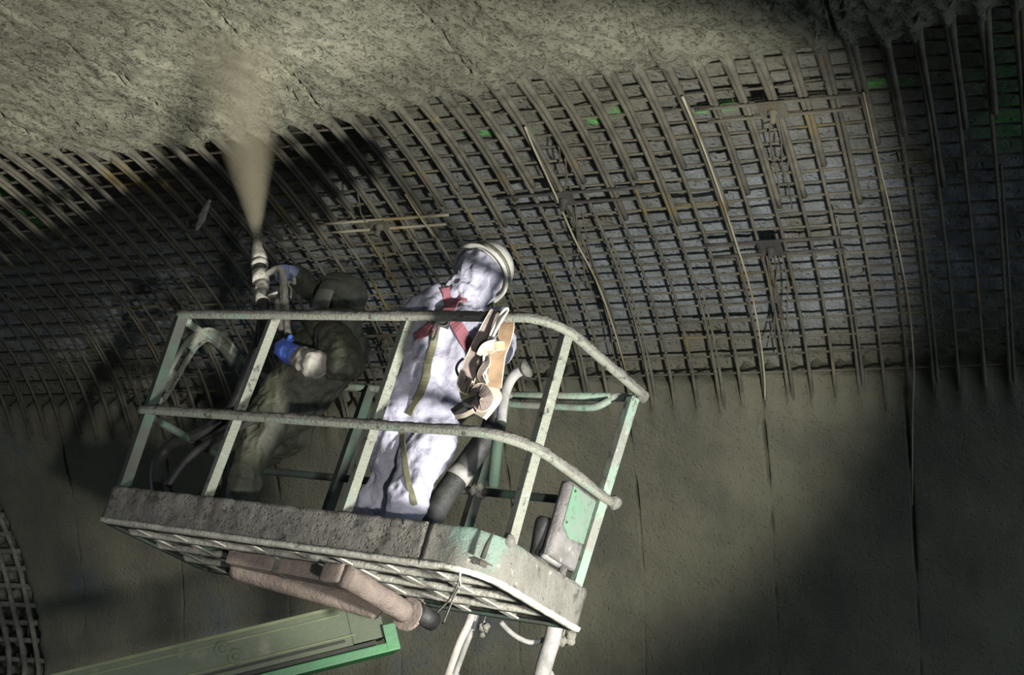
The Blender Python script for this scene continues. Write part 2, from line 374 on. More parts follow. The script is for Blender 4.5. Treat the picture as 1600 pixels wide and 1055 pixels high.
def substrate():
    na = int((amax - amin) / .034); a = np.linspace(amin, amax, na); t = np.arange(3.7, 8.35, .034)
    Aa, Tt = np.meshgrid(a, t); fl = np.stack([Aa.ravel(), Tt.ravel(), np.zeros(Aa.size)], 1)
    off = SUB + fnoise(fl, 5.5, 3, 31).reshape(Aa.shape) * .028 + fnoise(fl, 1.2, 2, 35).reshape(Aa.shape) * .03
    mb = MB(); mb.grid(surf(Aa, Tt, off)); me = mb.mesh('wall_middle')
    # green tint: a row of dabs along the tunnel and two blobs at the far left and right
    pv = np.zeros(Aa.size)
    def dab(u, v, ra, rt, s=1.0):
        ca, ct = hit(u, v, SUB); d = np.sqrt(((fl[:, 0] - ca) / ra) ** 2 + ((fl[:, 1] - ct) / rt) ** 2); np.maximum(pv, s * np.clip(1.5 - d, 0, 1), out=pv)
    for u, v, s in ((735, 213, .6), (762, 209, .8), (815, 203, .35), (930, 188, .7), (965, 175, .35), (1095, 172, .6), (1142, 166, .9), (1365, 133, .8), (1412, 128, .8)): dab(u, v, .065, .035, s)
    for u, v, s in ((8, 302, .9), (14, 288, .5), (45, 332, .8), (55, 345, .7), (70, 293, .35)): dab(u, v, .09, .06, s)
    for u, v, ra, rt, s in ((1580, 110, .25, .2, .35), (1590, 190, .22, .25, .55), (1575, 60, .2, .2, .2)): dab(u, v, ra, rt, s)
    pv *= np.clip(.75 + .7 * fnoise(fl, 14, 2, 3), 0, 1)
    mv = np.maximum(np.clip(1.25 - (fl[:, 1] - top_edge(fl[:, 0])) / 1.6, 0, 1), np.clip(1.1 - (bot_edge(fl[:, 0]) - fl[:, 1]) / .55, 0, 1))
    mv = np.clip(mv + .35 * fnoise(fl, 2.2, 3, 13), 0, 1)
    am = me.attributes.new('splash', 'FLOAT', 'POINT'); am.data.foreach_set('value', mv.astype(np.float32))
    at = me.attributes.new('green_tint', 'FLOAT', 'POINT'); at.data.foreach_set('value', pv.astype(np.float32))
    return tag(link('wall_middle', me, 'substrate'), kind='structure')
substrate()
mb = MB(); xs = np.linspace(-14, 16, 90); ys = np.linspace(-14, 8.5, 70); X, Y = np.meshgrid(xs, ys)
Z = .05 * np.array([mnoise.fractal(Vector((x * .8, y * .8, 0)), 1, 2, 3) for x, y in zip(X.ravel(), Y.ravel())]).reshape(X.shape) - .04
mb.grid(np.stack([X, Y, Z], -1)); tag(mb.build('floor', 'ground'), kind='structure')

# ------------------------------------------------------------------ reinforcement
cage = empty('rebar_mesh', tuple(surf(-4.0, 6.0, -.05)), 'wide curved net of muddy steel bars left bare between the two sprayed areas', 'reinforcement')
def bar_path(fn, ts): return [Vector(p) for p in fn(ts)]
def hoop(a, t0, t1, off, r, mname, wob=0.0, par=None, name='hoop_bar'):
    ts = np.linspace(t0, t1, max(6, int((t1 - t0) / .11)))
    ph = random.random() * 9
    aa = a + wob * np.sin(ts * 1.3 + ph); P = surf(aa, ts, off + .006 * np.sin(ts * 2.1 + ph))
    mb = MB(); te_ = float(top_edge(a)); mb.tube([tuple(p) for p in P], list(r * np.clip(1.05 - .34 * (ts - te_) / 3.2, .7, 1.1) + .011 * np.exp(-np.clip(ts - te_, 0, 9) / .35) + .006 * np.exp(-np.clip(t1 - .25 - ts, 0, 9) / .2)), 7, jitter=.16); return mb.build(name, mname, par or cage)
for k in range(k0, k1 + 1):
    a = A0 + k * HOOP
    if a < -11.2 or a > 1.6: continue
    te = float(top_edge(a)); tb = float(bot_edge(a))
    lap = te + random.uniform(1.0, 1.7)
    hoop(a - .013, te - .25, tb + .25, -.030, .0135, 'rebar', .004)
    hoop(a + .015, te - .25, lap, -.030, .0135, 'rebar', .003)
    if k % 3 == 1: hoop(a + .016, lap + random.uniform(.5, .9), tb + .2, -.034, .011, 'rebar_lower', .004)
t = 4.15; tl = []
while t < 7.75: tl.append(t); t += .152
for i, t in enumerate(tl):
    for a_s, a_e in ((-11.3, -6.6), (-6.9, -2.0), (-2.3, 1.8)):
        aa = np.linspace(a_s + random.uniform(-.2, .2), a_e + random.uniform(-.2, .2), 26); ph = random.random() * 6
        P = surf(aa, t + .010 * np.sin(aa * .9 + ph) + random.uniform(-.012, .012), -.060 - .010 * random.random())
        mb = MB(); mb.tube([tuple(p) for p in P], .0095, 5); mb.build('longitudinal_bar', 'rebar' if i < 8 else 'rebar_lower', cage)
# spacer bars behind the net, standing between front layer and old concrete
for k in range(k0, k1 + 1, 2):
    a = A0 + (k + .5) * HOOP
    if a < -8 or a > .6: continue
    t_ = random.uniform(4.8, 7.0); mb = MB()
    mb.tube([tuple(surf(a, t_, -.05)), tuple(surf(a + .02, t_ + .05, -.13)), tuple(surf(a, t_ + .12, SUB))], .006, 5); mb.build('spacer_bar', 'rebar', cage)
# stray tie wires along the upper rim
for i in range(46):
    a = random.uniform(-9, .2); t_ = float(top_edge(a)) + random.uniform(-.02, .4); p = surf(a, t_, -.01); mb = MB(); d = rng.normal(0, .03, (3, 3))
    mb.tube(smooth_path([p, p + d[0] + (0, 0, -.03), p + d[0] + d[1] + (0, 0, -.05)], 4), .0022, 4); mb.build('tie_wire', 'rebar', cage)
# pale cables that run over the net along the construction joints
cab_px = {'C': [(1349, 146), (1373, 255), (1388, 316), (1406, 400), (1421, 485), (1428, 576), (1426, 640), (1425, 790)],
          'B': [(1066, 153), (1096, 225), (1124, 302), (1151, 384), (1173, 456), (1187, 527), (1194, 588), (1195, 625)],
          'A': [(820, 200), (834, 234), (867, 305), (898, 376), (931, 439), (959, 516), (978, 582)],
          'Z': [(633, 305), (654, 338), (679, 372)]}
cab_lab = {'C': 'pale taut cable over the dim right end of the bar net', 'B': 'pale taut cable with yellowed middle over the bluish part of the net',
           'A': 'pale taut cable passing behind the bent right corner of the top rail', 'Z': 'short pale cable end above left of the white helmet'}
for k, px in cab_px.items():
    P = [surf(*(hit(u, v, .02)), .012) for u, v in px]; mb = MB(); mb.tube(smooth_path(P, 4), .0075 if k != 'C' else .006, 6)
    tag(mb.build('joint_cable', 'cable'), cab_lab[k], 'cable')
# rock bolt plates with their short bars
for (u, v, sz, lab, sh) in ((1205, 382, .15, 'dark square bolt plate amid the bluish right half of the bar net', 1),
                        (882, 305, .13, 'dark bolt plate half hidden behind bars above the top rail corner', 1),
                        (1208, 165, .16, 'muddy square bolt plate near the sprayed rim, upper right', 0),
                        (594, 346, .12, 'bolt plate on yellow rusted bars between the two workers', 2),
                        (604, 528, .11, 'bolt plate low behind the white-suited worker, left of his shoulder', 0)):
    a, t_ = hit(u, v, -.03); pl = empty('rock_bolt', tuple(surf(a, t_, -.02)), lab, 'bolt plate', 'bolt plates on the bar net')
    e1 = surf(a + .01, t_, 0) - surf(a, t_, 0); e2 = surf(a, t_ + .01, 0) - surf(a, t_, 0)
    n_ = Vector(e1).cross(Vector(e2)).normalized(); n_ = n_ if n_.dot(Vector(C - surf(a, t_, 0))) > 0 else -n_
    MB().box(surf(a, t_, .0), (e1, e2, n_), (sz, sz, .02)).build('plate', 'plate' if sh == 1 else 'rebar', pl, False, .004)
    mb = MB(); c_ = Vector(surf(a, t_, .0)); mb.lathe(c_, n_, [(0, .035), (.03, .03), (.035, .018), (.09, .016)], 8); mb.build('bolt', 'plate' if sh == 1 else 'rebar', pl)
    for s_, l_ in ((-.45, .9), (.45, .8)):
        mb = MB(); ts = np.linspace(a - l_ * .5, a + l_ * .6, 8); mb.tube([tuple(surf(x, t_ + s_ * sz, -.005)) for x in ts], .012, 6); mb.build('anchor_bar', 'cable' if sh == 2 else ('plate' if sh == 1 else 'rebar'), pl)
# loose bracing wires hanging in bundles beside the plates
for (u0, v0, u1, v1) in ((1196, 395, 1216, 560), (1205, 395, 1222, 500), (1218, 392, 1202, 540), (1226, 400, 1236, 545), (1190, 400, 1210, 470), (1212, 180, 1240, 330), (1200, 185, 1216, 300), (1222, 185, 1230, 270),
                         (886, 315, 930, 470), (895, 320, 915, 430), (872, 225, 884, 300), (880, 230, 890, 296), (905, 330, 960, 510), (935, 450, 968, 575), (560, 300, 575, 360), (600, 385, 606, 440), (520, 255, 600, 262)):
    q = []
    for i in range(5):
        f_ = i / 4; q.append(Vector(surf(*hit(u0 + (u1 - u0) * f_ + random.uniform(-4, 4), v0 + (v1 - v0) * f_, -.02), random.uniform(-.05, .01))))
    mb = MB(); mb.tube(smooth_path(q, 4), .0055, 5); mb.build('brace_wire', 'rebar', cage)
# second patch of bare bars at the far lower left
cage2 = empty('rebar_mesh', tuple(surf(-8.9, 9.4, -.05)), 'small patch of bare crusted bars at the lower left edge', 'reinforcement')
for i, da in enumerate((-.06, -.22, -.38, -.54, -.72, -.90, -1.1)):
    ts = np.linspace(8.5, 11.2, 18); mb = MB(); P = surf(OPEN_A(ts) + da + .012 * np.sin(ts * 5 + i), ts, -.035); mb.tube([tuple(p) for p in P], .024, 7, jitter=.3); mb.build('hoop_bar', 'mud', cage2)
for t_ in np.arange(8.75, 11.1, .16):
    aa = np.linspace(float(OPEN_A(t_)) + .02, -10.2, 12); mb = MB(); mb.tube([tuple(surf(x, t_ + random.uniform(-.01, .01), -.055)) for x in aa], .026, 7, jitter=.35); mb.build('longitudinal_bar', 'mud', cage2)
for i in range(46):
    t_ = 8.6 + (i // 4) * .16 + .08; a = float(OPEN_A(t_)) - .14 - (i % 4) * .165
    mb = MB(); mb.ball(surf(a, t_, SUB + .04), .055, 5, .5); mb.build('mud_lump', 'mud', cage2)
# a mud-caked scrap hanging from the net above the left end of the basket
P = [surf(*(hit(u, v, .03)), .04 + .02 * i) for i, (u, v) in enumerate(((328, 311), (322, 322), (316, 336), (311, 346)))]
mb = MB(); mb.tube(smooth_path(P, 4), [.012 + .012 * math.sin(i / 12 * 3.1) for i in range(13)], 7, jitter=.5); tag(mb.build('hanging_scrap', 'white'), 'pale caked scrap dangling from the bars left of the spray', 'scrap')

# ------------------------------------------------------------------ boom lift basket
L, W, H0, HT, HM, HR = 2.6586, .8839, ZO, .198, .653, 1.25
lift = empty('boom_lift', (1.3, .45, ZO), 'tilted mud-caked pale green lift basket on an olive green boom arm', 'lift')
def rz(z): return ZO + z
def arc(cx, cy, r, a0, a1, n=6): return [(cx + r * math.cos(math.radians(a0 + (a1 - a0) * i / n)), cy + r * math.sin(math.radians(a0 + (a1 - a0) * i / n))) for i in range(n + 1)]
def rail(name, z, rr, r, m, crust=True, left=True, seed=0):
    """near side and right end in one bent tube, with a hooked left end, and lumpy mud on top of it"""
    xy = ([(0.03, .10)] + arc(.05, .05, .05, 180, 270, 5) if left else []) + [(x, 0) for x in np.linspace(.15, L - rr - .05, 26)] + arc(L - rr, rr, rr, 270, 360, 7) + [(L, y) for y in np.linspace(rr + .06, W - .01, 7)]
    P = [Vector((x, y, rz(z))) for x, y in xy]
    mb = MB(); mb.tube(P, r, 10, squash=None); o = mb.build(name, m, lift)
    if crust:
        pts = []
        for i in range(len(P) - 1):
            n = max(1, int((P[i + 1] - P[i]).length / .016))
            for j in range(n): pts.append(P[i].lerp(P[i + 1], j / n))
        rows = []
        for i in range(len(pts)):
            t = (pts[min(i + 1, len(pts) - 1)] - pts[max(0, i - 1)]).normalized(); sd = Vector((t.y, -t.x, 0)); p = pts[i]
            g = .5 + .5 * mnoise.fractal(Vector((p.x * 3 + seed, p.y * 3, z)), 1, 2, 2); row = []
            for j, (s_, h_) in enumerate(((1.04, -.1), (1.1, .45), (.75, 1.05), (0, 1.35), (-.75, 1.05), (-1.0, .3))):
                jj = .30 * (random.random() - .5) * (0 if j in (0, 5) else 1)
                row.append(tuple(p + sd * r * (s_ + .4 * jj * g) + Vector((0, 0, r * (h_ + jj + (g - .5) * .5 * (h_ > .4))))))
            rows.append(row)
        mb = MB(); mb.grid(rows); mb.build('mud_crust', 'mudrail', o)
    return o
rail('top_rail', HR, .20, .023, 'greenrail', seed=2)
rail('mid_rail', HM, .28, .023, 'greenrail', seed=8)
def post(p0, p1, m='greenrail', w=.05, name='post'):
    d = Vector(p1) - Vector(p0); mb = MB(); mb.bar(p0, p1, w, w, (0.35, 1, 0)); return mb.build(name, m, lift, False, .004)
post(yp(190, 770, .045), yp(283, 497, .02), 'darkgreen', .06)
post(yp(318, 790, .045), yp(432, 490, .03))
post(yp(534, 815, .045), yp(641, 494, .03))
post(xp(793, 862, L - .045), xp(886, 520, L - .03))
post((L - .04, .80, rz(.10)), xp(989, 622, L - .02), 'green')
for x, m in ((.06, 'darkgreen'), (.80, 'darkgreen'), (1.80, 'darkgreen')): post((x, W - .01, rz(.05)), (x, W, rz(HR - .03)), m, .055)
# far side and left end rails
mb = MB(); mb.tube([(L, W, rz(1.235)), (1.9, W, rz(1.215)), (.05, W, rz(1.215)), (.01, W - .05, rz(1.215)), (.0, .1, rz(HR))], .023, 10); mb.build('far_rail', 'green', lift)
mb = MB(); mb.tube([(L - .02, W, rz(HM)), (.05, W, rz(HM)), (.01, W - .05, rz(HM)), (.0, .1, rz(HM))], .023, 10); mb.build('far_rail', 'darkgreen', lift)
mb = MB(); mb.tube(smooth_path([(1.84, W - .01, rz(1.21)), (1.845, W - .03, rz(1.165)), (1.90, W - .035, rz(1.150)), (2.2, W - .035, rz(1.150)), (2.38, W - .035, rz(1.152)), (2.44, W - .03, rz(1.17)), (2.475, W - .01, rz(1.21))], 6), .020, 10); mb.build('gate_handle', 'green', lift)
mb = MB(); mb.ball((L, W, rz(1.245)), .034, 7, .25); mb.build('mud_lump', 'mudrail', lift)
mb = MB(); mb.ball((L, W, rz(HM + .01)), .036, 7, .35); mb.build('mud_lump', 'mudrail', lift)
mb = MB(); mb.ball((1.80, W, rz(HM)), .05, 7, .5); mb.build('mud_lump', 'mud', lift)
mb = MB(); mb.ball((L - .01, .16, rz(HT + .0)), .03, 7, .4); mb.build('mud_lump', 'mudrail', lift)
# toe board: caked plate around near side, right end, far side, left end
def toe(name, xy, m, z0=0.0, z1=HT, relief=.0075, th=.012, seed=0, lip=.05):
    P = [Vector((x, y, 0)) for x, y in xy]; pts = []
    for i in range(len(P) - 1):
        n = max(1, int((P[i + 1] - P[i]).length / .022))
        for j in range(n): pts.append(P[i].lerp(P[i + 1], j / n))
    pts.append(P[-1]); rows_o, rows_i = [], []; zs = np.linspace(z0, z1, 12)
    for i, p in enumerate(pts):
        t = (pts[min(i + 1, len(pts) - 1)] - pts[max(0, i - 1)]).normalized(); out = Vector((t.y, -t.x, 0)); ro = []
        for z in zs:
            nz = mnoise.fractal(Vector((p.x * 9 + seed, p.y * 9, z * 9)), 1, 2, 3) * relief + mnoise.noise(Vector((p.x * 35, p.y * 35 + seed, z * 35))) * relief * .45
            zz = z + (mnoise.noise(Vector((p.x * 25, p.y * 25, 3))) * .006 if z in (zs[-1],) else 0)
            ro.append(tuple(p + out * (.004 + nz) + Vector((0, 0, rz(zz)))))
        q = p - out * th
        ro.append((q.x, q.y, rz(z1 - .002))); ro.append((q.x, q.y, rz(z0 + .012)))
        q = p - out * lip
        ro.append((q.x, q.y, rz(z0 + .010))); ro.append((q.x, q.y, rz(z0 - .004)))
        rows_o.append(ro)
    mb = MB(); mb.grid(rows_o, True); b = 0; k = len(rows_o[0]); n = len(rows_o)
    mb.f.append(tuple(range(k))); mb.f.append(tuple((n - 1) * k + j for j in range(k)))
    return mb.build(name, m, lift)
rr = .13
toe('toe_board', [(0.02, .05), (0.035, .012), (.07, 0)] + [(x, 0) for x in np.linspace(.12, L - .36, 20)], 'toe', seed=3)
toe('toe_board', [(L - .345, 0.0), (L - .25, 0.004)] + arc(L - .2, .2, .2, 270, 360, 8)[1:] + [(L, y) for y in np.linspace(.24, W - .05, 8)] + [(L - .01, W - .01)], 'toeend', seed=9, relief=.006)
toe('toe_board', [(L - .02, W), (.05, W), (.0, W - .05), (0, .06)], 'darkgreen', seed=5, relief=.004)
for pts_ in ([(x, .0) for x in np.linspace(.06, L - .34, 60)], [(x, .0) for x in np.linspace(L - .335, L - .2, 8)] + arc(L - .2, .2, .2, 270, 360, 10)[1:] + [(L, y) for y in np.linspace(.23, W - .02, 20)]):
    rows = []
    for i, (x, y) in enumerate(pts_):
        q = pts_[min(i + 1, len(pts_) - 1)]; p_ = pts_[max(0, i - 1)]; t = Vector((q[0] - p_[0], q[1] - p_[1], 0)).normalized(); inn = Vector((-t.y, t.x, 0)); b_ = Vector((x, y, 0)); j = random.random
        rows.append([tuple(b_ - inn * (.014 + .003 * j()) + Vector((0, 0, rz(.010 + .004 * j())))), tuple(b_ - inn * .012 + Vector((0, 0, rz(-.008 - .003 * j())))), tuple(b_ + inn * (.065 + .012 * j()) + Vector((0, 0, rz(-.008)))), tuple(b_ + inn * .06 + Vector((0, 0, rz(.008))))])
    mb = MB(); mb.grid(rows, True); mb.build('bottom_flange', 'under', lift)
# floor: grating with frame members below it
mb = MB(); xs = np.arange(.03, L - .02, .032); ys = np.arange(.03, W - .01, .045)
for x in xs: mb.abox(x - .004, x + .004, .03, W - .03, rz(.040), rz(.058))
for y in ys: mb.abox(.03, L - .03, y - .003, y + .003, rz(.044), rz(.056))
tag(mb.build('floor_grating', 'grate', lift, False), kind='stuff')
MB().abox(.02, L - .02, .02, W - .02, rz(.058), rz(.064)).build('floor_plate', 'grate', lift, False)
for i, x in enumerate(np.arange(.18, L - .1, .30)):
    MB().abox(x - .003, x + .045, .02, W - .02, rz(-.0), rz(.008)).build('cross_member', 'under', lift, False)
    MB().abox(x - .003, x + .003, .02, W - .02, rz(.006), rz(.042)).build('cross_member', 'toeend', lift, False)
for i, y in enumerate((.24, .46, .68)):
    mb = MB(); rows = []
    for x in np.linspace(.03, L - .03, 90):
        j = .006 * (random.random() - .5); rows.append([(x, y - .022 + j, rz(.0)), (x, y + .022 + j, rz(-.002 + j)), (x, y + .022, rz(.03)), (x, y - .022, rz(.03))])
    mb.grid(rows, True); mb.build('floor_beam', 'under', lift)
    mb = MB(); rows = []
    for x in np.linspace(.05, L - .05, 120):
        rows.append([(x, y + .03 + .01 * random.random(), rz(.036 + .004 * random.random())), (x, y + .05, rz(.024 + .014 * random.random())), (x, y + .085 + .02 * random.random(), rz(.037))])
    mb.grid(rows); mb.build('mud_crust', 'mud', lift)
# mounting: channel and two caked tubes below the floor, hinge plate at their end
def under(u, v, z): r = ray(u, v); return Vector(C + r * (rz(z) - C[2]) / r[2])
p0, p1 = under(366, 872, -.02), under(516, 900, -.02)
mb = MB(); mb.bar(p0, p1, .12, .09); mb.build('mount_channel', 'pink', lift, False, .006)
mb = MB(); mb.bar(p0.lerp(p1, .5) + Vector((0, 0, 0)), p0.lerp(p1, .56), .13, .10); mb.build('channel_strap', 'mudrail', lift, False, .004)
A_ = [under(368, 888, -.06), under(420, 903, -.07), under(500, 925, -.09), under(575, 947, -.10), under(598, 953, -.10)]
mb = MB(); mb.tube(smooth_path(A_, 8), [.060] * 28 + [.056, .05, .045, .036, .02], 14, jitter=.06); mb.build('mount_tube', 'pink', lift)
B_ = [under(540, 900, -.09), under(590, 930, -.10), under(632, 956, -.11)]
mb = MB(); mb.tube(smooth_path(B_, 8), .056, 14, jitter=.06); mb.build('mount_tube', 'pink', lift)
mb = MB(); mb.bar(under(516, 893, -.08), under(548, 908, -.08), .15, .10); mb.build('mount_clamp', 'pink', lift, True, .02)
c_ = under(638, 960, -.115); d_ = (B_[2] - B_[0]).normalized()
mb = MB(); mb.lathe(c_ - d_ * .01, d_, [(0, .085), (.022, .085)], 20); mb.build('hinge_plate', 'pink', lift, False)
mb = MB(); mb.lathe(under(655, 958, -.10), d_, [(0, .05), (.12, .05)], 14); mb.build('hinge_pin', 'black', lift)
# boom arm
b0 = dp(606, 958, 8.25); b1 = dp(-330, 1185, 7.45); ba = (b1 - b0).normalized(); bu = Vector((0, 0, 1)); bs = ba.cross(bu).normalized()
if bs.dot(Vector(C) - b0) < 0: bs = -bs            # side that faces the camera
bu = ba.cross(bs); bu = bu if bu.z > 0 else -bu; bl = (b1 - b0).length + 1.5
def bbox(l0, l1, s0, s1, u0, u1, m, name, bev=.004, par=None):
    c = b0 + ba * (l0 + l1) / 2 + bs * (s0 + s1) / 2 + bu * (u0 + u1) / 2
    return MB().box(c, (ba, bs, bu), (l1 - l0, s1 - s0, u1 - u0)).build(name, m, par or lift, False, bev)
boom = bbox(.22, bl, -.22, .0, -.125, .10, 'boomolive', 'boom_arm', .006)
bbox(.20, bl, -.21, .012, .082, .10, 'boomedge', 'boom_flange', .002, boom)
bbox(.26, bl, .0, .006, .045, .055, 'boomedge', 'weld_bead', .002, boom)
bbox(.26, bl, .0, .008, -.100, -.085, 'boomdark', 'boom_groove', .002, boom)
bbox(.20, bl, .0, .010, -.075, -.066, 'boomedge', 'weld_bead', .002, boom)
bbox(.10, bl, -.20, .02, -.150, -.128, 'boomdark', 'boom_groove', .002, boom)
bbox(-.02, bl, -.25, .03, -.205, -.155, 'boomgreen', 'boom_sleeve', .006)
bbox(-.02, .05, -.02, .032, -.20, -.06, 'boomgreen', 'boom_end_bracket', .004)
bbox(.04, .22, -.20, .0, -.12, .06, 'boomolive', 'boom_end_bracket', .006)
for l_, u_ in ((.76, .02), (.70, -.035)):
    mb = MB(); c = b0 + ba * (l_ + .14) + bs * .0 + bu * u_; mb.lathe(c, bs, [(0, .042), (.012, .042), (.013, .036)], 20); lg = mb.build('pin_boss', 'boomolive', boom, False)
    mb = MB(); mb.lathe(c + bs * .012, bs, [(0, .018), (.012, .016)], 12); mb.build('pin', 'boomolive', boom, False)
c = b0 + ba * 1.46 + bs * .001 - bu * .03; MB().box(c, (ba, bs, bu), (.05, .006, .028)).build('slot', 'boomdark', boom, False)
# grab bar with two slots on the left end
gp = [xp(u, v, 0.0) for u, v in ((243, 628), (262, 597), (288, 553), (303, 533), (322, 523), (345, 534), (372, 568))]
gp = smooth_path(gp, 8); mb = MB()
side = [(gp[min(i + 1, len(gp) - 1)] - gp[max(i - 1, 0)]).normalized().cross(Vector((1, 0, 0))) for i in range(len(gp))]
xw = [Vector((1, 0, 0))] * len(gp)
for s_ in (-1, 1): mb.ribbon([gp[i] + side[i] * s_ * .034 for i in range(len(gp))], xw, .05, .016)
for a_, b_ in ((0, 2), (5, 11), (19, len(gp) - 1)): mb.ribbon(gp[a_:b_ + 1], xw[a_:b_ + 1], .046, .066)
mb.build('grab_bar', 'greenrail', lift)
# control box on the right end with its green plate
bx0, bx1, by0, by1, bz0, bz1 = L - .115, L - .05, .56, .845, .265, .65
cb = MB().abox(bx0, bx1, by0, by1, rz(bz0), rz(bz1)).build('control_box', 'boxgrey', lift, True, .025)
mb = MB(); th = .006; pl_ = [(by0 + .02, bz1 - .02), (by1 - .02, bz1 - .02), (by1 - .02, .41), (by0 + .10, .385), (by0 + .02, .43)]
n = len(pl_); mb.v += [(bx1 + .001, y, rz(z)) for y, z in pl_] + [(bx1 + th, y, rz(z)) for y, z in pl_]; mb.f += [tuple(range(n)), tuple(range(n, 2 * n))] + [(i, (i + 1) % n, n + (i + 1) % n, n + i) for i in range(n)]
mb.build('cover_plate', 'boxgreen', cb, False)
for y, z in ((by0 + .04, bz1 - .04), (by1 - .04, bz1 - .04), (by1 - .04, .43), (by0 + .04, .45)):
    mb = MB(); mb.lathe((bx1 + .006, y, rz(z)), (1, 0, 0), [(0, .008), (.005, .006)], 8); mb.build('screw', 'plate', cb)
mb = MB(); mb.tube([(L - .09, .74, rz(bz0 + .02)), (L - .09, .74, rz(.06))], .022, 10); mb.build('box_stand', 'boxgrey', lift)
# foot pedal housing: rounded black drum on the basket floor
q0, q1 = xp(853, 822, L - .17), xp(845, 868, L - .17); mb = MB(); mb.tube(smooth_path([q0 + Vector((0, 0, .035)), q0, q1, q1 - Vector((0, 0, .12))], 5), [.02, .04, .05, .054, .056] + [.057] * 11, 14); pd = mb.build('pedal_housing', 'black', lift)
mb = MB(); mb.box(xp(852, 848, L - .17) + Vector((.056, -.01, 0)), ((1, .2, 0), (0, 1, 0), (.2, 0, 1)), (.05, .01, .05)); mb.build('reflector', 'greyhose', pd, False, .003)
mb = MB(); mb.tube([xp(850, 864, L - .10), xp(872, 880, L - .10)], .026, 10); mb.build('pedal_arm', 'greyhose', pd)
# slit with a sharp fold where the two near toe boards meet
mb = MB(); mb.tube([yp(772, 829, .010), yp(762, 850, .006), yp(754, 872, .004)], [.004, .010, .013], 6); mb.build('weld_gap', 'boomdark', lift)

# ------------------------------------------------------------------ hoses, wires, harness
P = [yp(u, v, y) for u, v, y in ((412, 476, .30), (408, 520, .32), (388, 580, .36), (362, 640, .40), (320, 672, .42), (280, 690, .42), (258, 705, .42), (245, 730, .40), (247, 770, .38), (262, 800, .38))]
sh = empty('spray_hose', tuple(P[0]), 'thick black hose looping down to the left end of the basket', 'hose')
mb = MB(); mb.tube(smooth_path(P, 8), .036, 12); mb.build('hose_line', 'black', sh)
P = [yp(u, v, y) for u, v, y in ((262, 760, .30), (290, 722, .30), (330, 690, .32), (400, 655, .34), (450, 640, .5))]
mb = MB(); mb.tube(smooth_path(P, 8), .024, 10); mb.build('hose_branch', 'black', sh)
P = [yp(u, v, y) for u, v, y in ((250, 636, .6), (262, 660, .6), (285, 680, .6), (310, 692, .6), (330, 708, .6))]
mb = MB(); mb.tube(smooth_path(P, 6), .007, 6); mb.build('air_line', 'greyhose', sh)
bh = empty('concrete_hose', tuple(yp(668, 815, .62)), 'thick black hose rising from the basket floor right of the white-suited worker', 'hose')
P = [yp(u, v, y) for u, v, y in ((655, 850, .55), (672, 815, .58), (694, 775, .62), (718, 742, .66), (745, 705, .68), (768, 672, .66), (775, 640, .62), (770, 615, .60))]
mb = MB(); mb.tube(smooth_path(P, 8), .062, 14); mb.build('hose_line', 'black', bh)
q_ = (P[3] - P[2]).normalized(); mb = MB(); mb.tube([P[3] - q_ * .03, P[3] + q_ * .03], .066, 14); mb.build('hose_highlight', 'greyhose', bh)  # pale ring standing in for the highlight on the hose
def hang(name, pts, r, m, lab, grp=None):
    P = [dp(*p) for p in pts]; last = P[-1]; P.append(Vector((last.x - .15, last.y - .1, .9))); P.append(Vector((last.x - .5, last.y - .1, .06)))
    mb = MB(); mb.tube(smooth_path(P, 8), r, 12); return tag(mb.build(name, m), lab, 'hose')
hang('concrete_hose', [(742, 940, 8.05), (733, 972, 8.05), (718, 1005, 8.0), (700, 1055, 8.0), (685, 1110, 8.0)], .021, 'palehose', 'cream hose hanging below the middle of the basket, left of a twin')
hang('concrete_hose', [(750, 940, 8.1), (742, 972, 8.1), (728, 1008, 8.05), (711, 1055, 8.05), (696, 1110, 8.05)], .016, 'greyhose', 'thinner grey hose hanging against the right of the cream one')
hang('concrete_hose', [(868, 975, 7.75), (863, 1000, 7.75), (854, 1028, 7.75), (846, 1060, 7.75), (838, 1110, 7.75)], .044, 'greyhose', 'thick grey-white hose hanging under the right corner of the basket')
P = [dp(u, v, 7.85) for u, v in ((782, 972), (795, 986), (812, 998), (830, 1004), (850, 1000), (868, 992))]
mb = MB(); mb.tube(smooth_path(P, 6), .014, 8); tag(mb.build('slack_cable', 'greyhose'), 'grey cable sagging in a short loop beneath the basket', 'cable')
for (u, v, r_, lab, d) in ((754, 980, .028, 'small clump of dried mud dangling beside the twin hoses', 8.0), (879, 997, .042, 'larger clump of dried mud under the right basket corner', 7.75)):
    mb = MB(); c = dp(u, v, d)
    for i in range(7): mb.ball(c + Vector(rng.normal(0, r_ * .45, 3)), r_ * random.uniform(.4, .7), 5, .6)
    mb.tube([c, c + Vector((0, 0, .09))], .006, 5); tag(mb.build('mud_clump', 'mud'), lab, 'mud clump')
tw = empty('tie_wires', tuple(under(718, 915, -.02)), 'bundle of bent white wires poking out under the basket edge', 'wire')
for pts in (((719, 897), (714, 916), (702, 937), (684, 955), (664, 978)), ((718, 915), (708, 935), (700, 955), (692, 974)), ((716, 900), (719, 917), (706, 930), (700, 942)), ((676, 958), (680, 968), (674, 974))):
    mb = MB(); mb.tube(smooth_path([under(u, v, -.03) for u, v in pts], 5), .0055, 6); mb.build('wire', 'white', tw)
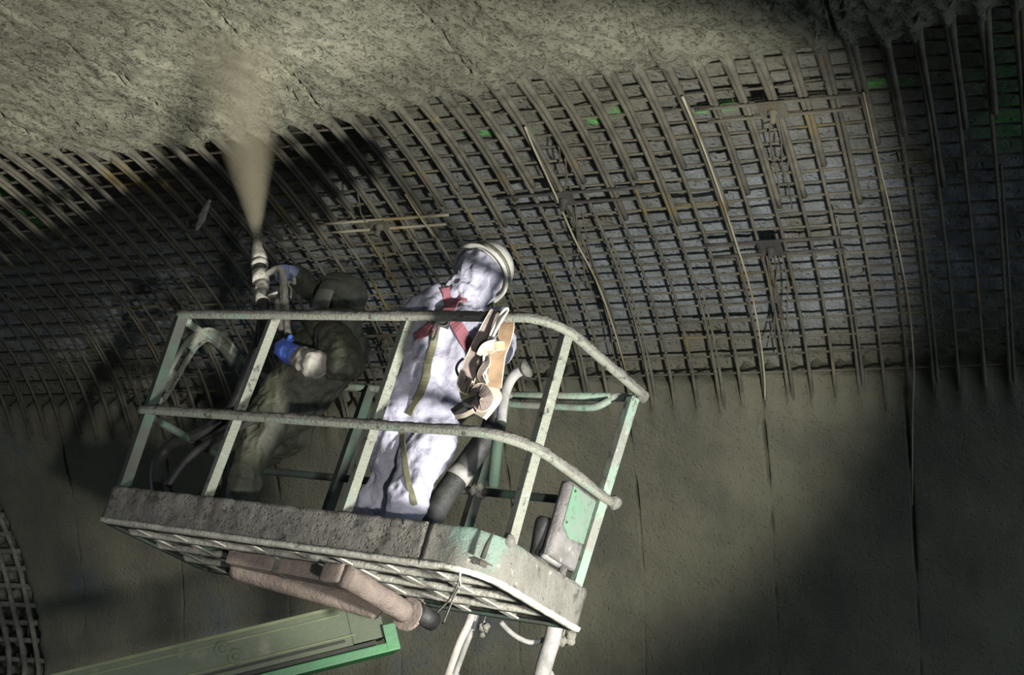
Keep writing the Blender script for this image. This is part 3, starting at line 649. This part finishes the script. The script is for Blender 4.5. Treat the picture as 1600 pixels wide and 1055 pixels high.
# bent pipe beside the harness
bp = empty('bent_pipe', tuple(yp(790, 630, .55)), 'grey hooked pipe end rising beside the hung harness', 'pipe')
P = [yp(u, v, .45) for u, v in ((783, 660), (786, 630), (792, 606), (802, 588), (816, 578), (824, 576))]
mb = MB(); mb.tube(smooth_path(P, 7), [.027] * 30 + [.030, .032, .034, .036, .037, .038], 12); mb.build('pipe_body', 'greyhose', bp)
mb = MB(); mb.tube([yp(818, 577, .45), yp(825, 575, .45)], [.038, .050], 12, caps=True); mb.build('pipe_lip', 'mudrail', bp)
mb = MB(); mb.tube([yp(783, 655, .45), yp(776, 700, .5), yp(770, 760, .6)], .03, 10); mb.build('pipe_stem', 'darkgreen', bp)

# harness of leather straps slung over the top rail
hn = empty('safety_harness', tuple(yp(785, 488, -.03)), 'bunch of brown and tan leather straps slung over the top rail', 'harness')
def strap(name, pts, w, m, y=-.04, edge=True, par=hn, th=.007, twist=None, sm=6):
    P = smooth_path([yp(p[0], p[1], p[2] if len(p) > 2 else y) for p in pts], sm); n = len(P); Wv = []
    for i in range(n):
        t = (P[min(i + 1, n - 1)] - P[max(0, i - 1)]).normalized(); v = (Vector(C) - P[i]).normalized(); s_ = t.cross(v).normalized()
        if twist: s_ = Matrix.Rotation(twist[0] + (twist[1] - twist[0]) * i / n, 3, t) @ s_
        Wv.append(s_)
    mb = MB(); mb.ribbon(P, Wv, w, th); o = mb.build(name, m, par, False)
    if edge:
        for s_ in (-1, 1):
            mb = MB(); mb.tube([P[i] + Wv[i] * s_ * w / 2 for i in range(n)], th * .62, 5); mb.build('stitched_edge', 'leatheredge', o)
    return o
strap('strap', [(778, 489, -.03), (765, 512), (748, 545), (735, 575), (727, 600), (733, 604, -.08)], .075, 'leather', -.05)
strap('strap', [(790, 489, .02), (792, 510, .0), (786, 535, -.02), (779, 552), (775, 580), (772, 605)], .066, 'tan', -.03)
strap('strap', [(779, 540, -.05), (768, 540, -.09), (758, 545, -.09), (752, 556, -.06)], .05, 'leatheredge', -.06, False)
strap('strap', [(788, 540, -.04), (775, 541, -.075), (762, 548, -.075)], .035, 'tan', -.06)
strap('strap', [(757, 553, -.05), (761, 566, -.06), (753, 580, -.07), (751, 588, -.06), (757, 602, -.05), (752, 612, -.05)], .03, 'leather', -.05, twist=(.2, 1.0))
strap('strap', [(742, 616, -.06), (752, 608, -.10), (762, 622, -.10), (753, 634, -.08), (744, 624, -.06)], .055, 'leather', -.06)
strap('strap', [(727, 604, -.03), (730, 620, -.04), (742, 622, -.05)], .06, 'strapolive', -.04, False)
strap('strap', [(772, 606, -.01), (768, 618, -.02), (760, 634, -.03), (748, 650, -.04)], .05, 'leatheredge', -.03, True, twist=(.0, .7))
strap('strap', [(774, 612, .0), (777, 622, .0), (766, 638, -.01), (754, 652, -.02)], .035, 'leatheredge', -.02)
strap('pouch', [(716, 648, .02), (728, 640, .0), (744, 634, -.02), (756, 630, -.03)], .085, 'black', -.02, False, th=.05)
strap('pouch_flap', [(712, 652, -.02), (726, 649, -.04), (740, 642, -.06)], .022, 'leatheredge', -.03, False)
P = smooth_path([yp(u, v, y) for u, v, y in ((757, 545, -.06), (770, 515, -.065), (783, 490, -.05), (791, 482, -.03), (793, 486, -.02), (784, 500, -.06), (768, 530, -.06), (757, 552, -.06), (756, 570, -.06), (762, 598, -.05))], 6)
mb = MB(); mb.tube(P, .0075, 6); mb.build('white_cord', 'white', hn)
P = [yp(u, v, -.05) for u, v in ((724, 560), (716, 568), (713, 578), (718, 590))]
mb = MB(); mb.tube(smooth_path(P, 5), .007, 6); mb.build('buckle', 'black', hn)

# ------------------------------------------------------------------ people
def fuse(name, mb_list, voxel, m, parent, wrinkle=(), smooth=6, noise_dir=None):
    """grow one continuous skin over overlapping tapered limbs"""
    mb = MB()
    for fn in mb_list: fn(mb)
    me = mb.mesh('tmp'); o = bpy.data.objects.new('tmp', me); COL.objects.link(o)
    md = o.modifiers.new('r', 'REMESH'); md.mode = 'VOXEL'; md.voxel_size = voxel
    ms = o.modifiers.new('s', 'SMOOTH'); ms.iterations = smooth; ms.factor = .5
    dg = bpy.context.evaluated_depsgraph_get(); me2 = bpy.data.meshes.new_from_object(o.evaluated_get(dg)); bpy.data.objects.remove(o)
    n = len(me2.vertices); co = np.empty(n * 3); me2.vertices.foreach_get('co', co); co = co.reshape(-1, 3)
    nr = np.empty(n * 3); me2.vertices.foreach_get('normal', nr); nr = nr.reshape(-1, 3)
    for sc, amp, st, seed in wrinkle:
        f = np.array([mnoise.fractal(Vector((p[0] * sc * st[0] + seed, p[1] * sc * st[1], p[2] * sc * st[2])), 1, 2, 2) for p in co])
        f = -np.abs(f) + .25 if amp < 0 else f
        co = co + nr * (abs(amp) * f)[:, None]
    me2.vertices.foreach_set('co', co.ravel()); me2.update(); me2.name = name
    return link(name, me2, m, parent)
def limb(pts, rad, n=14, squash=None):
    def f(mb):
        P = smooth_path(pts, 6); r = list(np.interp(np.linspace(0, len(pts) - 1, len(P)), range(len(pts)), rad)); mb.tube(P, r, n, True, squash)
        for p, q in ((pts[0], rad[0]), (pts[-1], rad[-1])): mb.ball(p, q, 8)
    return f
def blob(c, r, axes=(1, 1, 1)): return lambda mb: mb.ball(c, r, 12, 0, axes)
def torso(rings):
    """stack of elliptical rings (centre, half width vector, half depth vector)"""
    def f(mb):
        rows = []
        rg = catmull([list(c) + list(a) + list(b) for c, a, b in rings], 5)
        for q in rg:
            c, a, b = Vector(q[:3]), Vector(q[3:6]), Vector(q[6:9])
            rows.append([tuple(c + a * math.copysign(abs(math.cos(x)) ** .8, math.cos(x)) + b * math.copysign(abs(math.sin(x)) ** .8, math.sin(x))) for x in np.linspace(0, 2 * math.pi, 22, endpoint=False)])
        bb = mb.grid(rows, True); mb.f.append(tuple(bb + k for k in range(22))[::-1]); e = bb + (len(rows) - 1) * 22; mb.f.append(tuple(e + k for k in range(22)))
    return f
def hand(wrist, knuck, fdir, pdir, curl, thumb_side, s=1.0):
    """palm plus four unequal curling fingers and a thumb; fdir along fingers, pdir palm normal (they curl towards it)"""
    fs = []; wrist = Vector(wrist); knuck = Vector(knuck); fd = Vector(fdir).normalized(); pd = Vector(pdir); pd = (pd - fd * pd.dot(fd)).normalized(); sd = fd.cross(pd)
    def palm(mb):
        mb.box((wrist + knuck) / 2, (fd, sd, pd), ((knuck - wrist).length + .02, .082 * s, .030 * s)); mb.ball(wrist, .033 * s, 8)
    fs.append(palm)
    for i, ln in enumerate((.072, .082, .076, .060)):
        base = knuck + sd * (i - 1.5) * .021 * s * thumb_side; pts = [base - fd * .02]; d = fd.copy(); p = base.copy(); pts.append(p.copy())
        for k, fr in enumerate((.44, .32, .24)):
            d = Matrix.Rotation(curl * (.9, 1.15, .8)[k], 3, sd) @ d if True else d
            if k == 0 and d.dot(pd) < 0: pass
            p = p + d * ln * s * fr; pts.append(p.copy())
        fs.append(limb(pts, [.011 * s, .0105 * s, .0095 * s, .009 * s, .0075 * s], 8))
    tb = wrist.lerp(knuck, .35) - sd * .036 * s * thumb_side; tp = [tb, tb - sd * .022 * s * thumb_side + fd * .025 * s, tb - sd * .026 * s * thumb_side + fd * .05 * s + pd * .022 * s, tb - sd * .012 * s * thumb_side + fd * .066 * s + pd * .042 * s]
    fs.append(limb(tp, [.015 * s, .013 * s, .011 * s, .009 * s], 8))
    return fs
PK = 1.0
def V(*a): return Vector(C) + (Vector((a[0], a[1], a[2] + ZO)) - Vector(C)) * PK    # move along the line of sight, size with it
def drape(pts, w, m, name, par, bvh, lift_=.010, th=.006, sm=6, fallback=None):
    """a strap laid on a body along a path seen from one side"""
    Q = []
    for (u, v) in [tuple(q) for q in catmull([list(p) for p in pts], sm)]:
        d = Vector(ray(u, v)).normalized(); hp = bvh.ray_cast(Vector(C), d)
        if hp[0] is not None: Q.append((hp[0] + hp[1] * lift_, hp[1]))
    if len(Q) < 3: return None
    P = [q[0] for q in Q]
    for _ in range(3): P = [P[0]] + [(P[i - 1] + P[i] * 2 + P[i + 1]) / 4 for i in range(1, len(P) - 1)] + [P[-1]]
    Wv = [((P[min(i + 1, len(P) - 1)] - P[max(0, i - 1)]).normalized()).cross(Q[i][1]) for i in range(len(P))]
    for _ in range(4): Wv = [Wv[0]] + [(Wv[i - 1] + Wv[i] * 2 + Wv[i + 1]) / 4 for i in range(1, len(P) - 1)] + [Wv[-1]]
    mb = MB(); mb.ribbon(P, Wv, w, th); return mb.build(name, m, par, False)
def bvh_of(o):
    me = o.data; off = o.parent.location + o.location if o.parent else Vector((0, 0, 0))
    return BVHTree.FromPolygons([tuple(v.co) for v in me.vertices], [tuple(p.vertices) for p in me.polygons])

# --- worker in white, seen from behind, face turned up to the left
w2 = empty('person', (1.66, .45, ZO + .064), 'standing person in white hooded coverall, white helmet and red back straps', 'person', None)
fx = Vector((-.62, .76, .18)).normalized()            # where he faces
rt = fx.cross(Vector((0, 0, 1))).normalized()         # his right
PK = .9735
pel, che, sho, nek = V(1.65, .45, .97), V(1.645, .45, 1.30), V(1.645, .46, 1.53), V(1.655, .48, 1.63)
hd = V(1.685, .50, 1.755)
parts = [torso([(pel - Vector((0, 0, .16)), rt * .17, fx * .13), (pel, rt * .20, fx * .15), (pel + Vector((0, 0, .16)), rt * .195, fx * .145), (che, rt * .225, fx * .15), (che + Vector((0, 0, .14)), rt * .225, fx * .145), (sho, rt * .19, fx * .115), (nek - Vector((0, 0, .03)), rt * .10, fx * .09)]),
         limb([nek - Vector((0, 0, .05)), nek, hd - Vector((0, 0, .02))], [.085, .075, .075]),
         blob(hd, .105, (1, 1.02, 1.12)),
         blob(hd + fx * .098 - Vector((0, 0, .01)), .02, (1, 1, 1.4))]
shR, shL = sho + rt * .225, sho - rt * .175
elR, wrR = V(2.02, .42, 1.24), V(2.00, .50, 1.10)
elL, wrL = V(1.43, .54, 1.23), V(1.42, .72, 1.14)
parts += [limb([shR - rt * .03, shR + Vector((.02, 0, -.10)), elR, elR.lerp(wrR, .5), wrR], [.088, .086, .074, .062, .052]),
          limb([shL + rt * .03, shL + Vector((-.02, 0, -.10)), elL, elL.lerp(wrL, .5), wrL], [.088, .086, .078, .064, .052])]
hipR, hipL = pel + rt * .095 - Vector((0, 0, .06)), pel - rt * .10 - Vector((0, 0, .06))
knR, knL = V(1.775, .40, .53), V(1.50, .48, .53)
anR, anL = V(1.785, .42, .185), V(1.46, .50, .185)
parts += [limb([hipR, hipR.lerp(knR, .4), knR, knR.lerp(anR, .5), anR], [.125, .122, .098, .092, .082]),
          limb([hipL, hipL.lerp(knL, .4), knL, knL.lerp(anL, .5), anL], [.125, .122, .098, .092, .082])]
body2 = fuse('body', parts, .012, 'whitesuit', w2, [(4.5, .026, (1, 1, .8), 3), (7, -.050, (1, 1, .6), 11), (15, -.020, (1, 1, 1), 5)], 4)
for an, dr in ((anR, fx), (anL, fx)):
    d2 = Vector((dr.x, dr.y, 0)).normalized(); f0 = Vector((an.x, an.y, ZO + .10))
    fuse('boot', [limb([an, f0 - Vector((0, 0, .005))], [.075, .06]), limb([f0 - d2 * .05 - Vector((0, 0, .0)), f0 + d2 * .08 - Vector((0, 0, .0)), f0 + d2 * .19 - Vector((0, 0, .0))], [.042, .044, .034])], .010, 'black', w2, (), 3)
fuse('glove', hand(wrR + (wrR - elR).normalized() * .02, wrR + (wrR - elR).normalized() * .10, (wrR - elR), -rt, .55, 1), .005, 'blue', w2, (), 3)
fuse('glove', hand(wrL + (wrL - elL).normalized() * .02, wrL + (wrL - elL).normalized() * .10, (wrL - elL), rt, .5, -1), .005, 'blue', w2, (), 3)
# hood, bunched round the neck
hm_ax = Vector((.13, .52, .82)).normalized()
hood = fuse('hood', [blob(hd - fx * .015 + Vector((0, 0, .0)), .128, (1, 1.0, 1.08)), limb([hd - Vector((0, 0, .10)), nek + Vector((0, 0, .0))], [.112, .118])], .008, 'whitesuit', w2, [(9, -.035, (1, 1, .7), 41), (20, -.016, (1, 1, 1), 7)], 3)
# helmet: dome with rim, peak and band
hc = hd + hm_ax * .035
mb = MB(); mb.lathe(hc, hm_ax, [(.0, .150), (.04, .150), (.08, .140), (.115, .115), (.138, .075), (.146, .03), (.147, .002)], 28, squash=1.12, xdir=fx.cross(hm_ax))
hel = mb.build('helmet', 'helmetwhite', w2)
mb = MB(); pk = (fx - hm_ax * fx.dot(hm_ax)).normalized(); sd_ = pk.cross(hm_ax)
rows = []
for a in np.linspace(0, 2 * math.pi, 40, endpoint=False):
    e_ = .158 + (.055 * max(0, math.cos(a)) ** 2); dr = pk * math.cos(a) * 1.1 + sd_ * math.sin(a)
    rows.append([tuple(hc + dr * .145 + hm_ax * .012), tuple(hc + dr * (e_ + .012) - hm_ax * .006), tuple(hc + dr * (e_ + .012) - hm_ax * .014), tuple(hc + dr * .14 - hm_ax * .004)])
rows.append(rows[0]); mb.grid(rows, True); mb.build('helmet_brim', 'helmetwhite', hel)
mb = MB(); mb.lathe(hc + hm_ax * .018, hm_ax, [(0, .152), (.012, .153), (.024, .151)], 28, squash=1.12, xdir=fx.cross(hm_ax)); mb.build('helmet_band', 'helmetgrey', hel)
# straps laid over his back
bv = bvh_of(body2)
drape([(692, 446), (697, 458), (702, 475), (710, 498), (722, 522), (738, 553), (752, 575)], .062, 'red', 'back_strap', w2, bv, .012)
drape([(728, 463), (720, 470), (708, 482), (690, 500), (668, 518), (652, 530)], .055, 'red', 'back_strap', w2, bv, .018)
drape([(684, 505), (676, 535), (668, 565), (664, 600), (650, 632), (640, 650)], .040, 'strapolive', 'lanyard', w2, bv, .014)
drape([(632, 668), (634, 700), (636, 740), (648, 790)], .028, 'strapolive', 'lanyard', w2, bv, .02)
q = bv.ray_cast(Vector(C), Vector(ray(688, 507)).normalized())
if q[0] is not None:
    c0 = q[0] + q[1] * .03; vx = q[1].cross(Vector((0, 0, 1))).normalized(); vy = vx.cross(q[1])
    mb = MB(); mb.tube([c0 + (vx * math.cos(a) * .035 + vy * math.sin(a) * .028) for a in np.linspace(0, 2 * math.pi, 15)], .007, 7); mb.build('back_ring', 'black', w2)
    mb = MB(); mb.tube([c0 + vx * .02 - vy * .02 + (vx * .3 * math.cos(a) * .04 + vy * (math.sin(a) - 1) * .055) for a in np.linspace(0, 2 * math.pi, 17)], .006, 7); mb.build('snap_hook', 'steel', w2)
    mb = MB(); mb.box(c0 - vx * .0 - q[1] * .01, (vx, vy, q[1]), (.09, .05, .012)); mb.build('strap_pad', 'black', w2, False, .004)

# --- worker in olive, leaning back, aiming the nozzle up
w1 = empty('person', (.45, .45, ZO + .064), 'person in wet olive coverall and visor leaning back behind the spray nozzle', 'person', None)
f1 = Vector((-.80, -.10, .55)).normalized(); fh = Vector((-1, -.08, 0)).normalized(); lf = Vector((.08, -1, 0)).normalized()   # faces left, his left side towards us
PK = 1.016
pel = V(.64, .46, .86); che = V(.78, .46, 1.16); sho = V(.86, .46, 1.36); nek = V(.845, .46, 1.44); hd = V(.765, .46, 1.57)
ub = (sho - pel).normalized(); fwd = (fh - ub * fh.dot(ub)).normalized()
parts = [torso([(pel - ub * .15, lf * .165, fwd * .13), (pel, lf * .19, fwd * .145), (pel.lerp(che, .5), lf * .19, fwd * .15), (che, lf * .215, fwd * .155), (che.lerp(sho, .6), lf * .22, fwd * .14), (sho, lf * .19, fwd * .11), (nek - ub * .02, lf * .09, fwd * .085)]),
         limb([sho, nek, hd - Vector((0, 0, .03))], [.09, .075, .075]), blob(hd, .102, (1.03, 1, 1.12)), blob(hd + f1 * .10, .018)]
shL, shR = sho + lf * .20 - ub * .02, sho - lf * .20 - ub * .02
elL, wrL = yp(541, 572, .27), yp(486, 566, .17)
elR, wrR = yp(505, 470, .62), yp(462, 428, .46)
parts += [limb([shL - lf * .02, shL.lerp(elL, .5) + Vector((.03, 0, 0)), elL, elL.lerp(wrL, .5), wrL], [.095, .105, .098, .075, .058]),
          limb([shR + lf * .02, shR.lerp(elR, .5), elR, elR.lerp(wrR, .5), wrR], [.09, .088, .078, .062, .05])]
hipL, hipR = pel + lf * .095 - Vector((0, 0, .05)), pel - lf * .095 - Vector((0, 0, .05))
knL, anL = V(.645, .34, .50), V(.70, .36, .125)
knR, anR = V(.34, .52, .50), V(.10, .54, .125)
parts += [limb([hipL, hipL.lerp(knL, .45), knL, knL.lerp(anL, .5), anL], [.125, .12, .092, .085, .075]),
          limb([hipR, hipR.lerp(knR, .45), knR, knR.lerp(anR, .5), anR], [.125, .12, .092, .085, .075])]
body1 = fuse('body', parts, .012, 'olivesuit', w1, [(5, .02, (1, 1, .8), 23), (8, -.040, (1, 1, .6), 15), (17, -.014, (1, 1, 1), 9)], 4)
for an in (anR, anL):
    f0 = Vector((an.x, an.y, ZO + .10))
    fuse('boot', [limb([an, f0], [.07, .058]), limb([f0 - fh * .05, f0 + fh * .08, f0 + fh * .18], [.042, .044, .034])], .010, 'black', w1, (), 3)
g0, g1, g2 = yp(474, 562, .155), yp(445, 548, .16), yp(425, 528, .19); gd = (g1 - g0).normalized(); gd2 = (g2 - g1).normalized()
fuse('glove', hand(g1 - gd2 * .03, g1 + gd2 * .06, gd2, Vector((-.2, .8, .2)), .6, 1, 1.2) + [limb([g0, g0.lerp(g1, .5), g1, g1 + gd2 * .05], [.066, .060, .054, .040])], .005, 'blue', w1, [(20, .004, (1, 1, 1), 2)], 3)
fuse('cuff', [limb([g0 - gd * .10, g0 - gd * .05, g0 + gd * .005], [.080, .078, .070])], .008, 'greysleeve', w1, [(16, .011, (1, 1, 1), 52)], 2)
gr = (yp(443, 424, .34) - wrR).normalized()
fuse('glove', hand(wrR + gr * .03, wrR + gr * .10, gr, Vector((-.1, -.7, -.3)), .7, -1, 1.05) + [limb([wrR - gr * .02, wrR + gr * .05], [.052, .045])], .005, 'bluepale', w1, [(20, .004, (1, 1, 1), 6)], 3)
hx = (Vector((.12, 0, 1)) - f1 * .1).normalized(); hc = hd + hx * .05
mb = MB(); mb.lathe(hc, hx, [(-.05, .142), (0, .146), (.05, .138), (.085, .112), (.108, .07), (.116, .02), (.117, .002)], 26, squash=1.0, xdir=fh); he = mb.build('helmet', 'helmetgrey', w1)
fuse('hood', [blob(hd - f1 * .02 - Vector((0, 0, .02)), .122, (1, 1, 1.15)), limb([hd - Vector((0, 0, .1)), nek - ub * .03], [.112, .13])], .010, 'olivesuit', w1, [(11, -.03, (1, 1, .7), 81)], 3)
fv = Vector((-.52, -.85, .05)).normalized(); lv = Vector((.85, -.52, 0)).normalized()
mb = MB(); rows = []
for i, zz in enumerate(np.linspace(-.13, .07, 9)):
    row = []
    for a in np.linspace(-58, 58, 15):
        r_ = .150 + .012 * math.cos(i / 8 * 3.14); aa = math.radians(a); row.append(tuple(hd + (fv * math.cos(aa) + lv * math.sin(aa)) * r_ * (1 - .12 * abs(zz) / .1) + Vector((0, 0, zz)) + fh * .0))
    rows.append(row)
mb.grid(rows); sh_ = mb.build('visor', 'shield', w1); sm_ = sh_.modifiers.new('s', 'SOLIDIFY'); sm_.thickness = .004
mb = MB(); mb.tube([hd + (fv * math.cos(a) + lv * math.sin(a)) * .153 + Vector((0, 0, .075)) for a in np.linspace(-1.2, 1.2, 14)], .009, 7); mb.build('visor_band', 'helmetgrey', w1)
bv1 = bvh_of(body1)

# ------------------------------------------------------------------ nozzle and its spray
def n_(u, v, y=.28): return yp(u, v, y)
nz = empty('spray_nozzle', tuple(n_(408, 460)), 'cement-caked spray nozzle with handles held up by the olive worker', 'nozzle')
mb = MB(); mb.tube([n_(402, 376), n_(402, 388), n_(405, 402), n_(406, 408)], [.026, .032, .046, .047], 14, jitter=.08); mb.build('nozzle_tip', 'nozzle', nz)
mb = MB(); mb.tube([n_(406, 410), n_(406, 416)], [.052, .05], 14, jitter=.05); mb.build('tip_collar', 'nozzle', nz)
mb = MB(); mb.tube([n_(406, 415), n_(407, 428)], [.036, .040], 14); mb.build('rubber_sleeve', 'black', nz)
mb = MB(); mb.tube([n_(407, 426), n_(408, 442)], [.052, .052], 14, jitter=.06); mb.build('mixing_ring', 'nozzle', nz)
mb = MB(); mb.tube([n_(409, 441), n_(410, 456)], .040, 14, jitter=.06); mb.build('nozzle_body', 'nozzle', nz)
mb = MB(); mb.tube([n_(410, 457), n_(411, 471)], [.046, .043], 14, jitter=.05); mb.build('hose_coupling', 'nozzle', nz)
mb = MB(); mb.tube([n_(411, 470), n_(413, 500), n_(412, 540)], [.034, .036, .036], 12); mb.build('hose_stub', 'black', nz)
mb = MB(); mb.tube(smooth_path([n_(407, 434), n_(418, 428), n_(432, 420), n_(440, 422), n_(443, 434), n_(445, 455), n_(447, 490), n_(450, 522)], 6), .019, 10, jitter=.06); mb.build('grip_pipe', 'nozzle', nz)
mb = MB(); mb.tube([n_(432, 462), n_(435, 485), n_(440, 515)], [.019, .020, .018], 8); mb.build('water_pipe', 'white', nz)
mb = MB(); mb.tube([n_(438, 424), n_(440, 470), n_(443, 512)], .008, 6); mb.build('air_pipe', 'nozzle', nz)
mb = MB(); mb.box(n_(426, 461, .24), ((1, 0, .25), (0, 1, 0), (-.25, 0, 1)), (.05, .05, .035)); mb.build('valve', 'plate', nz, True, .008)
mb = MB(); mb.tube([n_(418, 462, .22), n_(433, 457, .22)], .008, 6); mb.build('valve_lever', 'nozzle', nz)
mb = MB(); mb.tube(smooth_path([n_(459, 436), n_(460, 443), n_(452, 440), n_(451, 446), n_(455, 452), n_(454, 466)], 5), .0055, 6); mb.build('wire_hook', 'white', nz)
mb = MB(); mb.tube([n_(459, 432), n_(460, 444)], .011, 8); mb.build('hook_toggle', 'nozzle', nz)

tip = n_(402, 374); aim = Vector(surf(*hit(372, 45), .03)); d = (aim - tip); Ls = d.length; d.normalize()
mb = MB(); ns = 22; prof_ = []
for i in range(ns + 1):
    s_ = i / ns * (Ls + .10); prof_.append((s_, .022 + .245 * s_ ** 1.05))
mb.lathe((0, 0, 0), (0, 0, 1), prof_, 28)
sp = mb.build('spray_plume', None); sp.location = tip; sp.rotation_euler = d.to_track_quat('Z', 'Y').to_euler()
tag(sp, 'dusty beige cone of wet concrete spraying up from the nozzle', 'spray', kind='stuff')
vm = bpy.data.materials.new('concrete_spray'); vm.use_nodes = True; nt = vm.node_tree; nt.nodes.clear(); out = nt.nodes.new('ShaderNodeOutputMaterial')
vs = nt.nodes.new('ShaderNodeVolumePrincipled'); vs.inputs['Color'].default_value = hexc('#b9b195'); vs.inputs['Anisotropy'].default_value = .15
tc = nt.nodes.new('ShaderNodeTexCoord'); sx = nt.nodes.new('ShaderNodeSeparateXYZ'); nt.links.new(tc.outputs['Object'], sx.inputs[0])
def mth(op, a, b=None):
    x = nt.nodes.new('ShaderNodeMath'); x.operation = op
    for i, v in enumerate((a, b)):
        if v is None: continue
        if isinstance(v, (int, float)): x.inputs[i].default_value = v
        else: nt.links.new(v, x.inputs[i])
    return x.outputs[0]
rad = mth('SQRT', mth('ADD', mth('MULTIPLY', sx.outputs[0], sx.outputs[0]), mth('MULTIPLY', sx.outputs[1], sx.outputs[1])))
cone = mth('ADD', mth('MULTIPLY', sx.outputs[2], .245), .022)
rel = mth('DIVIDE', rad, cone)
prof_d = mth('POWER', mth('MAXIMUM', mth('SUBTRACT', 1.0, rel), 0.0), 1.1)
fall = mth('DIVIDE', .25, mth('POWER', mth('ADD', cone, .03), 1.9))
nzv = nt.nodes.new('ShaderNodeTexNoise'); nzv.inputs['Scale'].default_value = 9; mp = nt.nodes.new('ShaderNodeMapping'); mp.inputs['Scale'].default_value = (1, 1, .25)
nt.links.new(tc.outputs['Object'], mp.inputs[0]); nt.links.new(mp.outputs[0], nzv.inputs['Vector'])
dens = mth('MULTIPLY', mth('MULTIPLY', prof_d, fall), mth('ADD', mth('MULTIPLY', nzv.outputs[0], 1.0), .5))
nt.links.new(dens, vs.inputs['Density']); nt.links.new(vs.outputs[0], out.inputs['Volume']); sp.data.materials.clear(); sp.data.materials.append(vm)
